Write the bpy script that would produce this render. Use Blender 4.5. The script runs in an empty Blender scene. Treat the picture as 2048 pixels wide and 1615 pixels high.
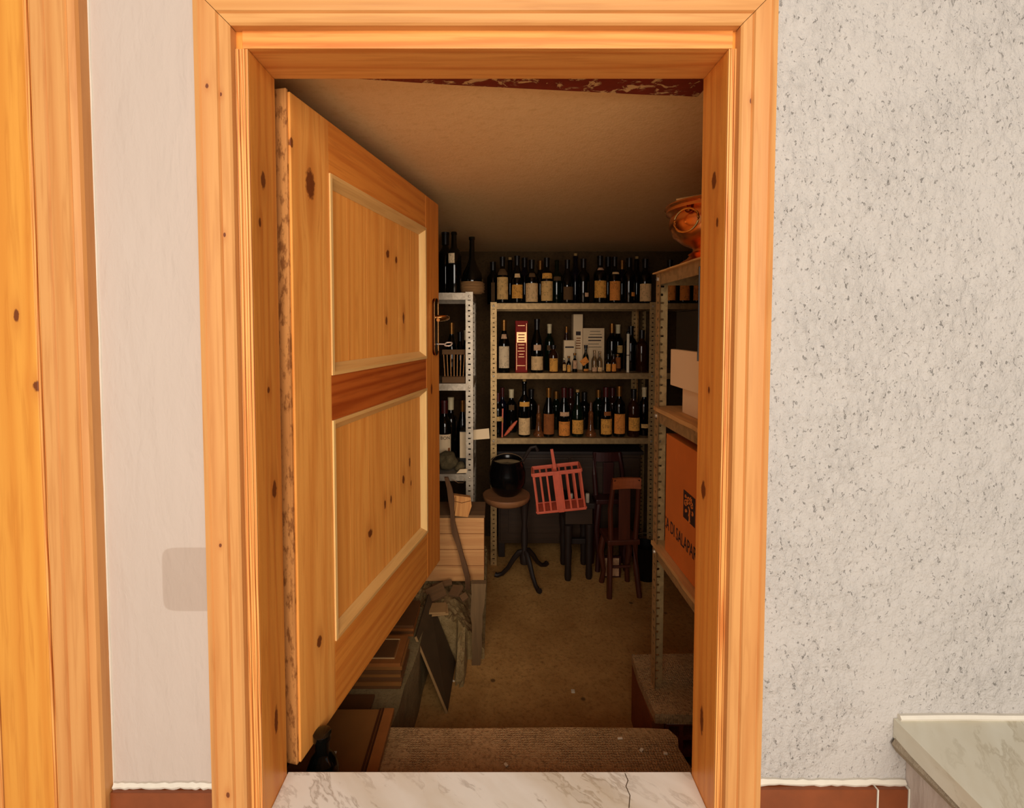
import bpy, bmesh, math, random
from mathutils import Vector, Matrix
random.seed(7)
R = math.radians
scene = bpy.context.scene
col = scene.collection

# ------------------------------------------------------------------ camera
PITCH = math.atan(.0399); FPX = 950.0; CX = 990.0; CY = 693.0
cd = bpy.data.cameras.new('camera'); cam = bpy.data.objects.new('camera', cd); col.objects.link(cam)
cam.location = (0, 0, 0); cam.rotation_euler = (math.pi / 2 - PITCH, 0, 0)
cd.sensor_width = 36; cd.lens = FPX / 2048 * 36
cd.shift_x = (1024 - CX) / 2048; cd.shift_y = -(807.5 - CY) / 2048
cd.clip_start = .02
scene.camera = cam

# ------------------------------------------------------------------ world and light of the front room
w = bpy.data.worlds.new('world'); scene.world = w; w.use_nodes = True
w.node_tree.nodes['Background'].inputs[0].default_value = (1.0, .93, .86, 1)
w.node_tree.nodes['Background'].inputs[1].default_value = .26
def area(name, loc, target, size, sizey, power, colr):
    l = bpy.data.lights.new(name, 'AREA'); l.shape = 'RECTANGLE'; l.size = size; l.size_y = sizey
    l.energy = power; l.color = colr
    o = bpy.data.objects.new(name, l); col.objects.link(o); o.location = loc
    o.rotation_euler = (Vector(target) - Vector(loc)).to_track_quat('-Z', 'Y').to_euler()
    return o
area('unseen_front_light', (.12, -1.7, .42), (.05, 1.4, -.3), 2.4, 2.1, 124, (1, .905, .79))  # broad unseen light behind the camera, sized to reach into the cellar
vs = scene.view_settings
vs.view_transform = 'Standard'; vs.look = 'None'; vs.exposure = -0.28; vs.gamma = 1; vs.use_curve_mapping = False

# ------------------------------------------------------------------ helpers
def at(px, py, Y):
    """Point of the place at depth Y seen in direction (px, py) -- used to measure widths and heights."""
    dx = (px - CX) / FPX; dv = (CY - py) / FPX
    ry = math.cos(PITCH) + dv * math.sin(PITCH); rz = -math.sin(PITCH) + dv * math.cos(PITCH)
    return Vector((dx * Y / ry, Y, rz * Y / ry))

class MB:
    def __init__(s, org=(0, 0, 0)):
        s.bm = bmesh.new(); s.o = Vector(org); s.smooth = False
    def v(s, p): return s.bm.verts.new(Vector(p) - s.o)
    def box(s, x0, x1, y0, y1, z0, z1, b=0):
        vs_ = [s.v((x, y, z)) for x in (x0, x1) for y in (y0, y1) for z in (z0, z1)]
        fs = [s.bm.faces.new([vs_[i] for i in q]) for q in ((0, 1, 3, 2), (4, 6, 7, 5), (0, 4, 5, 1), (2, 3, 7, 6), (0, 2, 6, 4), (1, 5, 7, 3))]
        if b:
            es = set(e for f in fs for e in f.edges)
            bmesh.ops.bevel(s.bm, geom=list(es), offset=b, segments=2, affect='EDGES', profile=.6)
        return s
    def hexa(s, pts, b=0):   # 8 points: bottom loop of 4, top loop of 4
        vs_ = [s.v(p) for p in pts]
        fs = [s.bm.faces.new([vs_[i] for i in q]) for q in ((3, 2, 1, 0), (4, 5, 6, 7), (0, 1, 5, 4), (1, 2, 6, 5), (2, 3, 7, 6), (3, 0, 4, 7))]
        if b:
            es = set(e for f in fs for e in f.edges)
            bmesh.ops.bevel(s.bm, geom=list(es), offset=b, segments=1, affect='EDGES')
        return s
    def prism(s, poly, d):     # polygon of 3-D points pushed along vector d
        d = Vector(d)
        a = [s.v(p) for p in poly]; b = [s.v(Vector(p) + d) for p in poly]
        n = len(poly)
        s.bm.faces.new(a[::-1]); s.bm.faces.new(b)
        for i in range(n): s.bm.faces.new((a[i], a[(i + 1) % n], b[(i + 1) % n], b[i]))
        return s
    def lathe(s, prof, c=(0, 0, 0), seg=20, a0=0, a1=2 * math.pi, axis='Z'):
        full = abs(a1 - a0) > 6.28
        n = seg if full else seg + 1
        rings = []
        c = Vector(c)
        for r, z in prof:
            ring = []
            for i in range(n):
                a = a0 + (a1 - a0) * i / seg
                if axis == 'Z': p = Vector((r * math.cos(a), r * math.sin(a), z))
                elif axis == 'Y': p = Vector((r * math.cos(a), z, r * math.sin(a)))
                else: p = Vector((z, r * math.cos(a), r * math.sin(a)))
                ring.append(s.v(c + p))
            rings.append(ring)
        for k in range(len(rings) - 1):
            for i in range(n if full else n - 1):
                j = (i + 1) % n
                s.bm.faces.new((rings[k][i], rings[k][j], rings[k + 1][j], rings[k + 1][i]))
        if full:
            if prof[0][0] > 1e-4: s.bm.faces.new(rings[0][::-1])
            if prof[-1][0] > 1e-4: s.bm.faces.new(rings[-1])
        s.smooth = True
        return s
    def tube(s, pts, r, seg=8, closed=False):
        pts = [Vector(p) for p in pts]; n = len(pts); rings = []
        rr = r if isinstance(r, (list, tuple)) else [r] * n
        up = Vector((.03, .07, 1)).normalized()
        for i, p in enumerate(pts):
            t = (pts[(i + 1) % n] - pts[i - 1]) if closed else (pts[min(i + 1, n - 1)] - pts[max(i - 1, 0)])
            t.normalize()
            a = t.cross(up)
            if a.length < .15: a = t.cross(Vector((1, 0, 0)))
            a.normalize(); b = t.cross(a).normalized()
            rings.append([s.v(p + (a * math.cos(2 * math.pi * k / seg) + b * math.sin(2 * math.pi * k / seg)) * rr[i]) for k in range(seg)])
        for i in range(n if closed else n - 1):
            A, B = rings[i], rings[(i + 1) % n]
            for k in range(seg): s.bm.faces.new((A[k], A[(k + 1) % seg], B[(k + 1) % seg], B[k]))
        if not closed: s.bm.faces.new(rings[0][::-1]); s.bm.faces.new(rings[-1])
        s.smooth = True
        return s
    def quad(s, pts):
        s.bm.faces.new([s.v(p) for p in pts]); return s
    def mesh(s, name):
        bmesh.ops.recalc_face_normals(s.bm, faces=s.bm.faces)
        me = bpy.data.meshes.new(name); s.bm.to_mesh(me); s.bm.free()
        if s.smooth:
            for p in me.polygons: p.use_smooth = True
            try: me.set_sharp_from_angle(angle=R(38))
            except Exception: pass
        return me

def link(o, parent=None):
    col.objects.link(o)
    if parent is not None: o.parent = parent
    return o
def obj(name, mb, m, parent=None, loc=(0, 0, 0), rot=(0, 0, 0)):
    me = mb.mesh(name) if isinstance(mb, MB) else mb
    o = bpy.data.objects.new(name, me); link(o, parent)
    o.location = loc; o.rotation_euler = rot
    if m is not None and not me.materials: me.materials.append(m)
    return o
def tag(o, label, cat, group=None):
    o['label'] = label; o['category'] = cat
    if group: o['group'] = group
    return o
def thing(name, label, cat, loc=(0, 0, 0), rz=0, group=None):
    o = bpy.data.objects.new(name, None); o.empty_display_size = .05; link(o); o.location = loc; o.rotation_euler = (0, 0, rz)
    return tag(o, label, cat, group)
def struct(name, mb=None, m=None, loc=(0, 0, 0), label=None):
    if mb is None:
        o = bpy.data.objects.new(name, None); o.empty_display_size = .05; link(o); o.location = loc
    else: o = obj(name, mb, m, None, loc)
    o['kind'] = 'structure'
    if label: o['label'] = label
    return o

# ------------------------------------------------------------------ materials
class NT:
    def __init__(s, name):
        s.m = bpy.data.materials.new(name); s.m.use_nodes = True; s.t = s.m.node_tree
        s.b = s.t.nodes['Principled BSDF']
    def n(s, typ, ins=None, **kw):
        nd = s.t.nodes.new('ShaderNode' + typ)
        for k, v in kw.items(): setattr(nd, k, v)
        for k, v in (ins or {}).items(): s.set(nd.inputs[k], v)
        return nd
    def set(s, sock, v):
        if isinstance(v, bpy.types.NodeSocket): s.t.links.new(v, sock)
        else: sock.default_value = v
    def math(s, op, a, b=0.0, c=None, clamp=False):
        nd = s.n('Math', {0: a, 1: b}, operation=op, use_clamp=clamp)
        if c is not None: s.set(nd.inputs[2], c)
        return nd.outputs[0]
    def ramp(s, fac, stops):
        nd = s.n('ValToRGB', {0: fac}); e = nd.color_ramp.elements
        while len(e) < len(stops): e.new(.5)
        for i, (p, c) in enumerate(stops):
            e[i].position = p; e[i].color = (*c, 1) if len(c) == 3 else c
        return nd.outputs[0]
    def mix(s, f, a, b, bt='MIX'):
        nd = s.n('Mix', data_type='RGBA', blend_type=bt)
        s.set(nd.inputs[0], f)
        for i, v in ((6, a), (7, b)):
            s.set(nd.inputs[i], (*v, 1) if isinstance(v, tuple) and len(v) == 3 else v)
        return nd.outputs[2]
    def noise(s, vec, scale, detail=3, rough=.55, dist=0, out=0):
        return s.n('TexNoise', {'Vector': vec, 'Scale': scale, 'Detail': detail, 'Roughness': rough, 'Distortion': dist}).outputs[out]
    def map(s, vec, scale=(1, 1, 1), loc=(0, 0, 0), rot=(0, 0, 0)):
        return s.n('Mapping', {'Vector': vec, 'Scale': scale, 'Location': loc, 'Rotation': rot}).outputs[0]
    def obj(s):
        return s.n('TexCoord').outputs['Object']
    def objr(s, k=3.0):   # object coordinates, shifted by a per-object random amount
        oi = s.n('ObjectInfo'); r = s.math('MULTIPLY', oi.outputs['Random'], k)
        cx = s.n('CombineXYZ', {0: r, 1: s.math('MULTIPLY', r, 1.7), 2: s.math('MULTIPLY', r, 2.3)})
        return s.n('VectorMath', {0: s.obj(), 1: cx.outputs[0]}, operation='ADD').outputs[0]
    def bump(s, h, strength, dist=.01):
        nd = s.n('Bump', {'Strength': strength, 'Distance': dist, 'Height': h}); s.set(s.b.inputs['Normal'], nd.outputs[0])
    def fin(s, colr=None, rough=None, metal=None, spec=None, coat=None):
        if colr is not None: s.set(s.b.inputs['Base Color'], (*colr, 1) if isinstance(colr, tuple) and len(colr) == 3 else colr)
        if rough is not None: s.set(s.b.inputs['Roughness'], rough)
        if metal is not None: s.set(s.b.inputs['Metallic'], metal)
        if spec is not None: s.set(s.b.inputs['Specular IOR Level'], spec)
        if coat is not None: s.b.inputs['Coat Weight'].default_value = coat; s.b.inputs['Coat Roughness'].default_value = .2
        return s.m

def srgb(r, g, b):
    f = lambda c: (c / 255 / 12.92) if c / 255 <= .04045 else ((c / 255 + .055) / 1.055) ** 2.4
    return (f(r), f(g), f(b))

def pine(name, along='Z', across='X', light=(226, 150, 72), dark=(196, 104, 30), knots=(), band=9.0, rough=.42, rnd=True, streak=.5, mottle=0):
    t = NT(name)
    raw = t.obj(); vec = t.objr() if rnd else raw
    ax = 'XYZ'.index(along); ac = 'XYZ'.index(across)
    # knots pull the grain aside
    sep = t.n('SeparateXYZ', {0: raw})
    kmask = None; halo = None; push = None
    kn = t.math('MULTIPLY', t.math('SUBTRACT', t.noise(raw, 120, 2, .5), .5), .9) if knots else None
    for (a, l, r, asp) in knots:
        da = t.math('SUBTRACT', sep.outputs[ac], a); dl = t.math('SUBTRACT', sep.outputs[ax], l)
        d = t.math('SQRT', t.math('ADD', t.math('POWER', t.math('DIVIDE', da, r), 2.0), t.math('POWER', t.math('DIVIDE', dl, r * asp), 2.0)))
        k = t.math('SUBTRACT', 1.2, t.math('ADD', d, kn), clamp=True); k = t.math('MULTIPLY', k, 3.0, clamp=True)
        dl2 = t.math('DIVIDE', dl, r * asp * 3.2)
        hh = t.math('EXPONENT', t.math('MULTIPLY', t.math('ADD', t.math('POWER', t.math('DIVIDE', da, r * 2.3), 2.0), t.math('POWER', dl2, 2.0)), -1.0))
        pu = t.math('MULTIPLY', t.math('MULTIPLY', hh, da), 1.0)
        kmask = k if kmask is None else t.math('MAXIMUM', kmask, k)
        halo = hh if halo is None else t.math('MAXIMUM', halo, hh)
        push = pu if push is None else t.math('ADD', push, pu)
    sc = [1, 1, 1]; sc[ax] = .055
    if push is not None:
        comp = {ac: t.math('MULTIPLY', push, -.8)}
        cx = t.n('CombineXYZ', comp)
        vec = t.n('VectorMath', {0: vec, 1: cx.outputs[0]}, operation='ADD').outputs[0]
    q = t.map(vec, tuple(sc))
    warp = t.noise(q, 7, 2, .5)
    qq = t.n('VectorMath', {0: q, 1: t.n('VectorMath', {0: t.n('CombineXYZ', {0: warp, 1: warp, 2: warp}).outputs[0], 'Scale': .22}, operation='SCALE').outputs[0]}, operation='ADD').outputs[0]
    wv = t.n('TexWave', {'Vector': qq, 'Scale': band, 'Distortion': 2.2, 'Detail': 2.0, 'Detail Scale': 1.2}, wave_type='BANDS', bands_direction=across).outputs['Fac']
    wv = t.math('POWER', wv, 2.4)
    fib = t.noise(q, 150, 3, .6)
    lin = t.ramp(t.noise(q, 75, 2, .5), ((.5, (0, 0, 0)), (.62, (1, 1, 1)), (.66, (.2, .2, .2))))
    big = t.noise(q, 5, 2, .5)
    L = srgb(*light); D = srgb(*dark)
    mid = tuple(a * .55 + b * .45 for a, b in zip(L, D))
    c = t.mix(t.math('MULTIPLY', wv, streak), L, D)
    c = t.mix(t.math('MULTIPLY', t.math('SUBTRACT', fib, .42, clamp=True), 1.5, clamp=True), c, mid)
    c = t.mix(t.ramp(big, ((.35, (0, 0, 0)), (.7, (.55, .55, .55)))), c, tuple(x * .92 for x in mid))
    c = t.mix(t.math('MULTIPLY', lin, .28), c, tuple(x * .8 for x in D))
    if mottle:
        mo = t.noise(t.map(vec, (1, 1, .4)), 70, 4, .7)
        c = t.mix(t.ramp(mo, ((.5, (0, 0, 0)), (.62, (mottle,) * 3))), c, srgb(120, 66, 24))
    if kmask is not None:
        c = t.mix(t.math('MULTIPLY', halo, .38), c, srgb(170, 84, 24))
        c = t.mix(t.math('MULTIPLY', kmask, .88), c, srgb(92, 34, 12))
    t.bump(t.math('ADD', t.math('MULTIPLY', wv, .5), fib), .12, .002)
    return t.fin(c, rough, spec=.4)

def plain(name, c, rough=.6, metal=0, var=.12, scale=20, bump=0, spec=None):
    t = NT(name); v = t.objr()
    n = t.noise(v, scale, 4, .6)
    c0 = srgb(*c)
    cc = t.mix(t.ramp(n, ((.3, (0, 0, 0)), (.7, (1, 1, 1)))), tuple(x * (1 - var) for x in c0), tuple(min(1, x * (1 + var)) for x in c0))
    if bump: t.bump(n, bump, .004)
    return t.fin(cc, rough, metal, spec)

def darkwood(name, c, rough=.45, along='Z'):
    t = NT(name); v = t.objr(); sc = [1, 1, 1]; sc['XYZ'.index(along)] = .08
    n = t.noise(t.map(v, tuple(sc)), 60, 4, .6); c0 = srgb(*c)
    cc = t.mix(n, tuple(x * .55 for x in c0), tuple(min(1, x * 1.4) for x in c0))
    t.bump(n, .2, .002)
    return t.fin(cc, rough)

def plaster_rough(name):
    t = NT(name); v = t.obj()
    a = t.noise(v, 11, 5, .6)
    b = t.noise(t.map(v, (1.25, 1, .8), rot=(0, .5, 0)), 62, 5, .65, .5)
    f = t.noise(v, 230, 3, .6)
    msk = t.ramp(t.noise(v, 7, 5, .65), ((.38, (.35, .35, .35)), (.62, (1, 1, 1))))
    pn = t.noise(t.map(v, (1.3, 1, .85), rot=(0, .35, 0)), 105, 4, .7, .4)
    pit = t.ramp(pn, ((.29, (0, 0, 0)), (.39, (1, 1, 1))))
    h = t.math('ADD', t.math('MULTIPLY', b, t.math('MULTIPLY', msk, 1.1)), t.math('MULTIPLY', f, .2))
    h = t.math('ADD', h, t.math('MULTIPLY', a, .9))
    h = t.math('ADD', h, t.math('MULTIPLY', t.math('MULTIPLY', pit, msk), .55))
    t.bump(h, .95, .0085)
    c = t.mix(t.noise(v, 3, 3, .6), srgb(191, 185, 180), srgb(180, 175, 171))
    pit_shade = t.math('MULTIPLY', t.math('SUBTRACT', 1.0, pit), msk)  # shade painted into the dirty pits to bring out the relief
    c = t.mix(t.math('MULTIPLY', pit_shade, .3), c, srgb(136, 128, 116))
    return t.fin(c, .85, spec=.2)

def plaster_smooth(name, patch=False):
    t = NT(name); v = t.obj()
    h = t.math('ADD', t.noise(t.map(v, (1, 1, .3)), 22, 3, .5, .4), t.math('MULTIPLY', t.noise(t.map(v, (1, 1, .4), rot=(0, .4, 0)), 60, 3, .6, .8), .22))
    t.bump(h, .85, .007)
    c = t.mix(t.noise(v, 3, 2, .5), srgb(192, 177, 167), srgb(184, 168, 157))
    if patch:     # a rounded, slightly darker touched-up patch of paint
        s = t.n('SeparateXYZ', {0: v})
        dx = t.math('DIVIDE', t.math('SUBTRACT', s.outputs[0], -.497), .075); dz = t.math('DIVIDE', t.math('SUBTRACT', s.outputs[2], -.432), .056)
        d = t.math('ADD', t.math('POWER', t.math('ABSOLUTE', dx), 8.0), t.math('POWER', t.math('ABSOLUTE', dz), 8.0))
        k = t.math('MULTIPLY', t.math('SUBTRACT', 1.1, d, clamp=True), 4.0, clamp=True)
        c = t.mix(t.math('MULTIPLY', k, .6), c, srgb(164, 144, 130))
    return t.fin(c, .8, spec=.25)

def marble(name, base=(250, 244, 232), vein=(140, 116, 88), sc=7, rot=.7):
    t = NT(name); v = t.map(t.obj(), (1, 1, 1), rot=(0, 0, rot))
    n = t.noise(v, 9, 3, .55)
    vv = t.n('VectorMath', {0: v, 1: t.n('VectorMath', {0: t.n('CombineXYZ', {0: n, 1: n, 2: n}).outputs[0], 'Scale': .06}, operation='SCALE').outputs[0]}, operation='ADD').outputs[0]
    st = t.map(vv, (.22, 1, 1))
    w1 = t.noise(st, sc * 4.5, 5, .6)
    ve = t.ramp(w1, ((.53, (0, 0, 0)), (.575, (.9, .9, .9)), (.61, (.2, .2, .2)), (.78, (.5, .5, .5))))
    w2 = t.ramp(t.noise(st, sc * 1.3, 4, .6), ((.42, (0, 0, 0)), (.72, (.75, .75, .75))))
    msk = t.ramp(t.noise(v, sc * .7, 2, .5), ((.35, (.25, .25, .25)), (.65, (1, 1, 1))))
    c = t.mix(t.math('MULTIPLY', ve, msk), srgb(*base), srgb(*vein)); c = t.mix(w2, c, tuple(x * y for x, y in zip(srgb(*base), (.74, .66, .54))))
    return t.fin(c, .35, spec=.4)

def concrete(name, c1, c2, c3, scale=5, bump=.5, rough=.9, spots=True):
    t = NT(name); v = t.obj()
    a = t.noise(v, scale, 6, .65); b = t.noise(v, scale * 14, 5, .7); g = t.noise(v, scale * 50, 2, .6)
    c = t.mix(t.ramp(a, ((.33, (0, 0, 0)), (.68, (1, 1, 1)))), srgb(*c1), srgb(*c2))
    c = t.mix(t.ramp(b, ((.5, (0, 0, 0)), (.72, (.7, .7, .7)))), c, srgb(*c3))
    if spots:
        sp = t.n('TexVoronoi', {'Vector': v, 'Scale': scale * 1.6}).outputs['Distance']
        k = t.ramp(sp, ((.05, (1, 1, 1)), (.09, (0, 0, 0))))
        c = t.mix(t.math('MULTIPLY', k, .7), c, srgb(40, 26, 14))
    t.bump(t.math('ADD', t.math('ADD', a, t.math('MULTIPLY', b, .5)), t.math('MULTIPLY', g, .3)), bump, .012)
    return t.fin(c, rough, spec=.2)

def step_mat(name):
    t = NT(name); v = t.obj()
    a = t.noise(v, 7, 6, .65); b = t.noise(v, 110, 4, .7)
    wx = t.n('TexWave', {'Vector': v, 'Scale': 46.0, 'Distortion': 5.0, 'Detail': 3.0, 'Detail Scale': 2.0}, bands_direction='X').outputs['Fac']
    wy = t.n('TexWave', {'Vector': v, 'Scale': 46.0, 'Distortion': 5.0, 'Detail': 3.0, 'Detail Scale': 2.0}, bands_direction='Y').outputs['Fac']
    grid = t.math('MULTIPLY', t.math('MULTIPLY', wx, wy), t.ramp(t.noise(v, 4, 3, .6), ((.47, (0, 0, 0)), (.62, (.8, .8, .8)))))
    c = t.mix(t.ramp(a, ((.33, (0, 0, 0)), (.68, (1, 1, 1)))), srgb(176, 138, 90), srgb(214, 172, 120))
    c = t.mix(t.ramp(b, ((.48, (0, 0, 0)), (.7, (.8, .8, .8)))), c, srgb(120, 86, 48))
    c = t.mix(t.math('MULTIPLY', grid, .75), c, srgb(236, 196, 146))
    t.bump(t.math('ADD', t.math('ADD', a, t.math('MULTIPLY', b, .6)), t.math('MULTIPLY', grid, .7)), .9, .01)
    return t.fin(c, .9, spec=.2)

def galv(name, c, rough=.45, rust=.35, metal=.55):
    t = NT(name); v = t.objr()
    vo = t.n('TexVoronoi', {'Vector': v, 'Scale': 60}).outputs['Color']
    n = t.noise(v, 22, 5, .7); c0 = srgb(*c)
    cc = t.mix(t.n('SeparateColor', {0: vo}).outputs[0], tuple(x * .85 for x in c0), tuple(min(1, x * 1.12) for x in c0))
    cc = t.mix(t.ramp(n, ((.52, (0, 0, 0)), (.75, (rust,) * 3))), cc, srgb(120, 84, 42))
    t.bump(n, .15, .002)
    return t.fin(cc, rough, metal)

def paper(name, base, ink=(90, 60, 40), lines=0.0, stain=.5):
    t = NT(name); v = t.objr()
    n = t.noise(v, 45, 4, .65)
    b = srgb(*base)
    c = t.mix(t.ramp(n, ((.38, (0, 0, 0)), (.75, (stain,) * 3))), b, tuple(x * y for x, y in zip(b, (.62, .5, .36))))
    if lines:
        s = t.n('SeparateXYZ', {0: v})
        row = t.ramp(t.math('FRACT', t.math('MULTIPLY', s.outputs[2], 150.0)), ((.5, (0, 0, 0)), (.55, (1, 1, 1))))
        wd = t.ramp(t.noise(t.map(v, (1, 1, .35)), 210, 1, .5), ((.48, (0, 0, 0)), (.54, (1, 1, 1))))
        blk = t.ramp(t.noise(v, 38, 1, .5), ((.47, (0, 0, 0)), (.52, (1, 1, 1))))
        c = t.mix(t.math('MULTIPLY', t.math('MULTIPLY', t.math('MULTIPLY', row, wd), blk), lines), c, srgb(*ink))
    return t.fin(c, .8, spec=.2)

def glass(name, c, rough=.06, trans=0.0):
    t = NT(name)
    t.b.inputs['IOR'].default_value = 1.5
    t.b.inputs['Transmission Weight'].default_value = trans
    return t.fin(srgb(*c), rough, 0, .6)

def cardboard(name, c):
    t = NT(name); v = t.obj()
    a = t.noise(v, 9, 4, .6); f = t.noise(t.map(v, (6, 6, .6)), 60, 2, .5)
    c0 = srgb(*c)
    cc = t.mix(a, tuple(x * .8 for x in c0), tuple(min(1, x * 1.15) for x in c0))
    cc = t.mix(t.math('MULTIPLY', f, .22), cc, tuple(x * .7 for x in c0))
    t.bump(f, .08, .002)
    return t.fin(cc, .75, spec=.25)

M = {}
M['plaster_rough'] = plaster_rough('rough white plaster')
M['plaster_smooth'] = plaster_smooth('smooth pinkish plaster', True)
M['caulk'] = plain('white caulk', (214, 206, 192), .6, var=.04, bump=.3)
M['casing_v'] = pine('pine casing upright', 'Z', 'X', (210, 152, 90), (186, 114, 54), knots=((-.459, .385, .0022, 1.6), (-.438, .372, .002, 1.5), (-.437, .15, .002, 2), (.409, .362, .002, 2), (-.455, -.36, .002, 1.4), (-.452, -.79, .003, 1.6)), band=7, rnd=False)
M['casing_h'] = pine('pine casing lintel', 'X', 'Z', (214, 158, 94), (188, 118, 56), knots=((-.33, .492, .002, 3), (.23, .495, .0025, 1)), band=7, rnd=False)
M['jamb_v'] = pine('pine jamb', 'Z', 'Y', (240, 158, 68), (204, 104, 34), knots=((.835, .255, .008, 1.7), (.855, -.295, .008, 1.9), (.84, -.11, .004, 1.5), (.845, -.72, .006, 4), (.82, .18, .004, 2)), band=8, rnd=False, rough=.38)
M['jamb_h'] = pine('pine lintel jamb', 'X', 'Z', (238, 164, 84), (196, 100, 34), band=12, rnd=False, streak=.8)
M['jamb_front'] = pine('ridged pine jamb edge', 'Z', 'X', (236, 174, 98), (190, 96, 30), band=42, rnd=False, streak=.9)
M['pine_left'] = pine('golden pine board', 'Z', 'X', (222, 156, 66), (196, 112, 30), knots=((-.762, -.097, .0065, 1.3), (-.792, .02, .004, 2.5), (-.85, -.02, .004, 2.2)), band=5, rnd=False)
M['pine_stile'] = pine('pine stile', 'Z', 'X', (248, 172, 84), (214, 120, 42), knots=((.062, .29, .0145, 1.9), (.004, .352, .004, 2.2), (.07, -.665, .008, 1.5)), band=7, rnd=False)
M['pine_edge'] = pine('worn pine door edge', 'Z', 'Y', (214, 148, 82), (164, 98, 40), band=9, rnd=False, mottle=.8, rough=.6)
M['pine_stile2'] = pine('pine lock stile', 'Z', 'X', (232, 142, 56), (198, 98, 30), knots=((.765, -.215, .008, 2.2),), band=7, rnd=False)
M['pine_rail'] = pine('pine rail', 'X', 'Z', (236, 148, 60), (198, 98, 30), knots=((.66, -.12, .006, 1.3), (.68, -.145, .004, 1.6)), band=8, rnd=False)
M['pine_rail_red'] = pine('reddish pine rail', 'X', 'Z', (198, 100, 36), (150, 58, 14), knots=((.655, -.122, .006, 1.3), (.677, -.14, .004, 1.5)), band=10, rnd=False, streak=.9)
M['pine_panel'] = pine('pine panel board', 'Z', 'X', (252, 172, 80), (228, 132, 50), band=9, rnd=True,
    knots=((.452, .21, .009, 1.3), (.51, .2, .007, 1.4), (.56, .03, .006, 2.6), (.44, .02, .006, 1.8), (.40, -.15, .004, 2), (.33, -.545, .011, 1.0), (.42, -.50, .005, 2.3), (.46, -.50, .005, 2.3), (.55, -.47, .008, 1.6), (.60, -.43, .005, 3), (.61, -.5, .004, 2)))
M['pine_bead'] = pine('pale pine bead', 'Z', 'X', (244, 202, 132), (222, 160, 88), band=10, rnd=True, streak=.35)
M['pine_bead_h'] = pine('pale pine bead across', 'X', 'Z', (236, 184, 110), (212, 142, 70), band=10, rnd=True, streak=.4)
M['marble'] = marble('veined marble')
M['marble2'] = marble('stair marble', (212, 208, 192), (160, 150, 128), 6, 2.2)
M['tile_skirt'] = plain('brown glazed tile', (124, 62, 30), .3, var=.18, scale=14)
M['floor_front'] = plain('front floor stone', (214, 200, 178), .4)
M['floor'] = concrete('cellar concrete', (176, 126, 66), (214, 162, 94), (128, 86, 42), 4.5, .4)
M['step'] = step_mat('gritty cement step')
M['rubble'] = concrete('rubble masonry', (168, 136, 84), (222, 186, 128), (100, 72, 36), 16, 1.0, spots=False)
M['ledge'] = concrete('grey cement', (140, 118, 78), (176, 150, 104), (104, 82, 50), 8, .5, spots=False)
M['mortar'] = concrete('stair mortar', (150, 136, 116), (176, 160, 138), (120, 104, 84), 20, .6, spots=False)
M['redplaster'] = concrete('reddish plaster', (128, 70, 32), (150, 84, 40), (100, 60, 32), 8, .4, spots=False)
M['ceiling'] = concrete('cellar ceiling plaster', (240, 192, 132), (246, 200, 140), (228, 178, 116), 3, .22, spots=False)
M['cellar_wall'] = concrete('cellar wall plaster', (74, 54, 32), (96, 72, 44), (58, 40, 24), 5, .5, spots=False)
M['galv_warm'] = galv('dusty galvanised steel', (200, 164, 110), .5, .5)
M['galv'] = galv('galvanised steel', (184, 168, 146), .45, .4)
M['galv_shelf'] = galv('dusty shelf steel', (176, 144, 98), .5, .4)
M['brass'] = plain('dark bronze', (70, 36, 14), .22, 1, .1)
M['brass_hi'] = plain('bronze edge', (232, 180, 110), .18, 1, .05)
M['steel_key'] = plain('nickel key', (245, 225, 205), .2, .6, .03)
M['copper'] = plain('polished copper', (246, 166, 100), .27, 1, .06, 8)
M['copper_dark'] = plain('tarnished copper', (150, 76, 34), .3, 1, .2, 10)
M['black_bottle'] = glass('dark bottle glass', (10, 10, 8))
M['green_bottle'] = glass('green bottle glass', (12, 24, 12))
M['brown_bottle'] = glass('brown bottle glass', (48, 22, 8))
M['blue_bottle'] = glass('blue black glass', (8, 8, 26))
M['clear'] = glass('clear old glass', (196, 170, 130), .05, .9)
M['amber_fig'] = glass('amber moulded glass', (176, 112, 66), .08, .75)
for k, c, ln in (('tan', (238, 190, 118), .8), ('cream', (246, 202, 142), .6), ('ochre', (242, 172, 78), .85), ('orange', (242, 152, 68), .7), ('white', (252, 222, 178), .6), ('pinkish', (228, 180, 138), .6), ('brownlab', (160, 92, 44), .7), ('darklab', (104, 76, 46), .7)):
    M[k] = paper(k + ' label paper', c, lines=ln, stain=.3)
M['whitepaper'] = paper('white paper', (244, 212, 168), lines=0, stain=.15)
M['inkpaper'] = plain('printed ink', (52, 34, 30), .7)
M['capsule_red'] = plain('red capsule', (72, 17, 13), .4, .1)
M['capsule_white'] = plain('white capsule', (228, 206, 160), .5)
M['capsule_gold'] = plain('gold capsule', (140, 92, 36), .35, .7)
M['capsule_black'] = plain('black capsule', (22, 16, 14), .35)
M['cork'] = plain('cork', (190, 150, 90), .8, bump=.3)
M['redbox'] = plain('red lacquered tin', (150, 30, 18), .6, 0, .15, spec=.2)
M['goldprint'] = plain('gold print', (236, 188, 128), .35, .5)
M['redwood'] = plain('red painted wood', (228, 100, 68), .5, 0, .12)
M['darkred'] = darkwood('dark red wood', (62, 22, 17))
M['chairwood'] = darkwood('reddish brown chair wood', (84, 38, 20), .45)
M['chairrail'] = darkwood('lit top rail wood', (166, 84, 42), .45, 'X')  # chair wood in a lighter tone: light on the rail put into the colour
M['blackwood'] = darkwood('blackened wood', (38, 23, 14), .6)
M['cabinet'] = darkwood('dark brown cabinet wood', (58, 38, 20), .5, 'X')
M['seatwood'] = darkwood('worn round seat wood', (150, 98, 58), .6, 'X')
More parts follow.
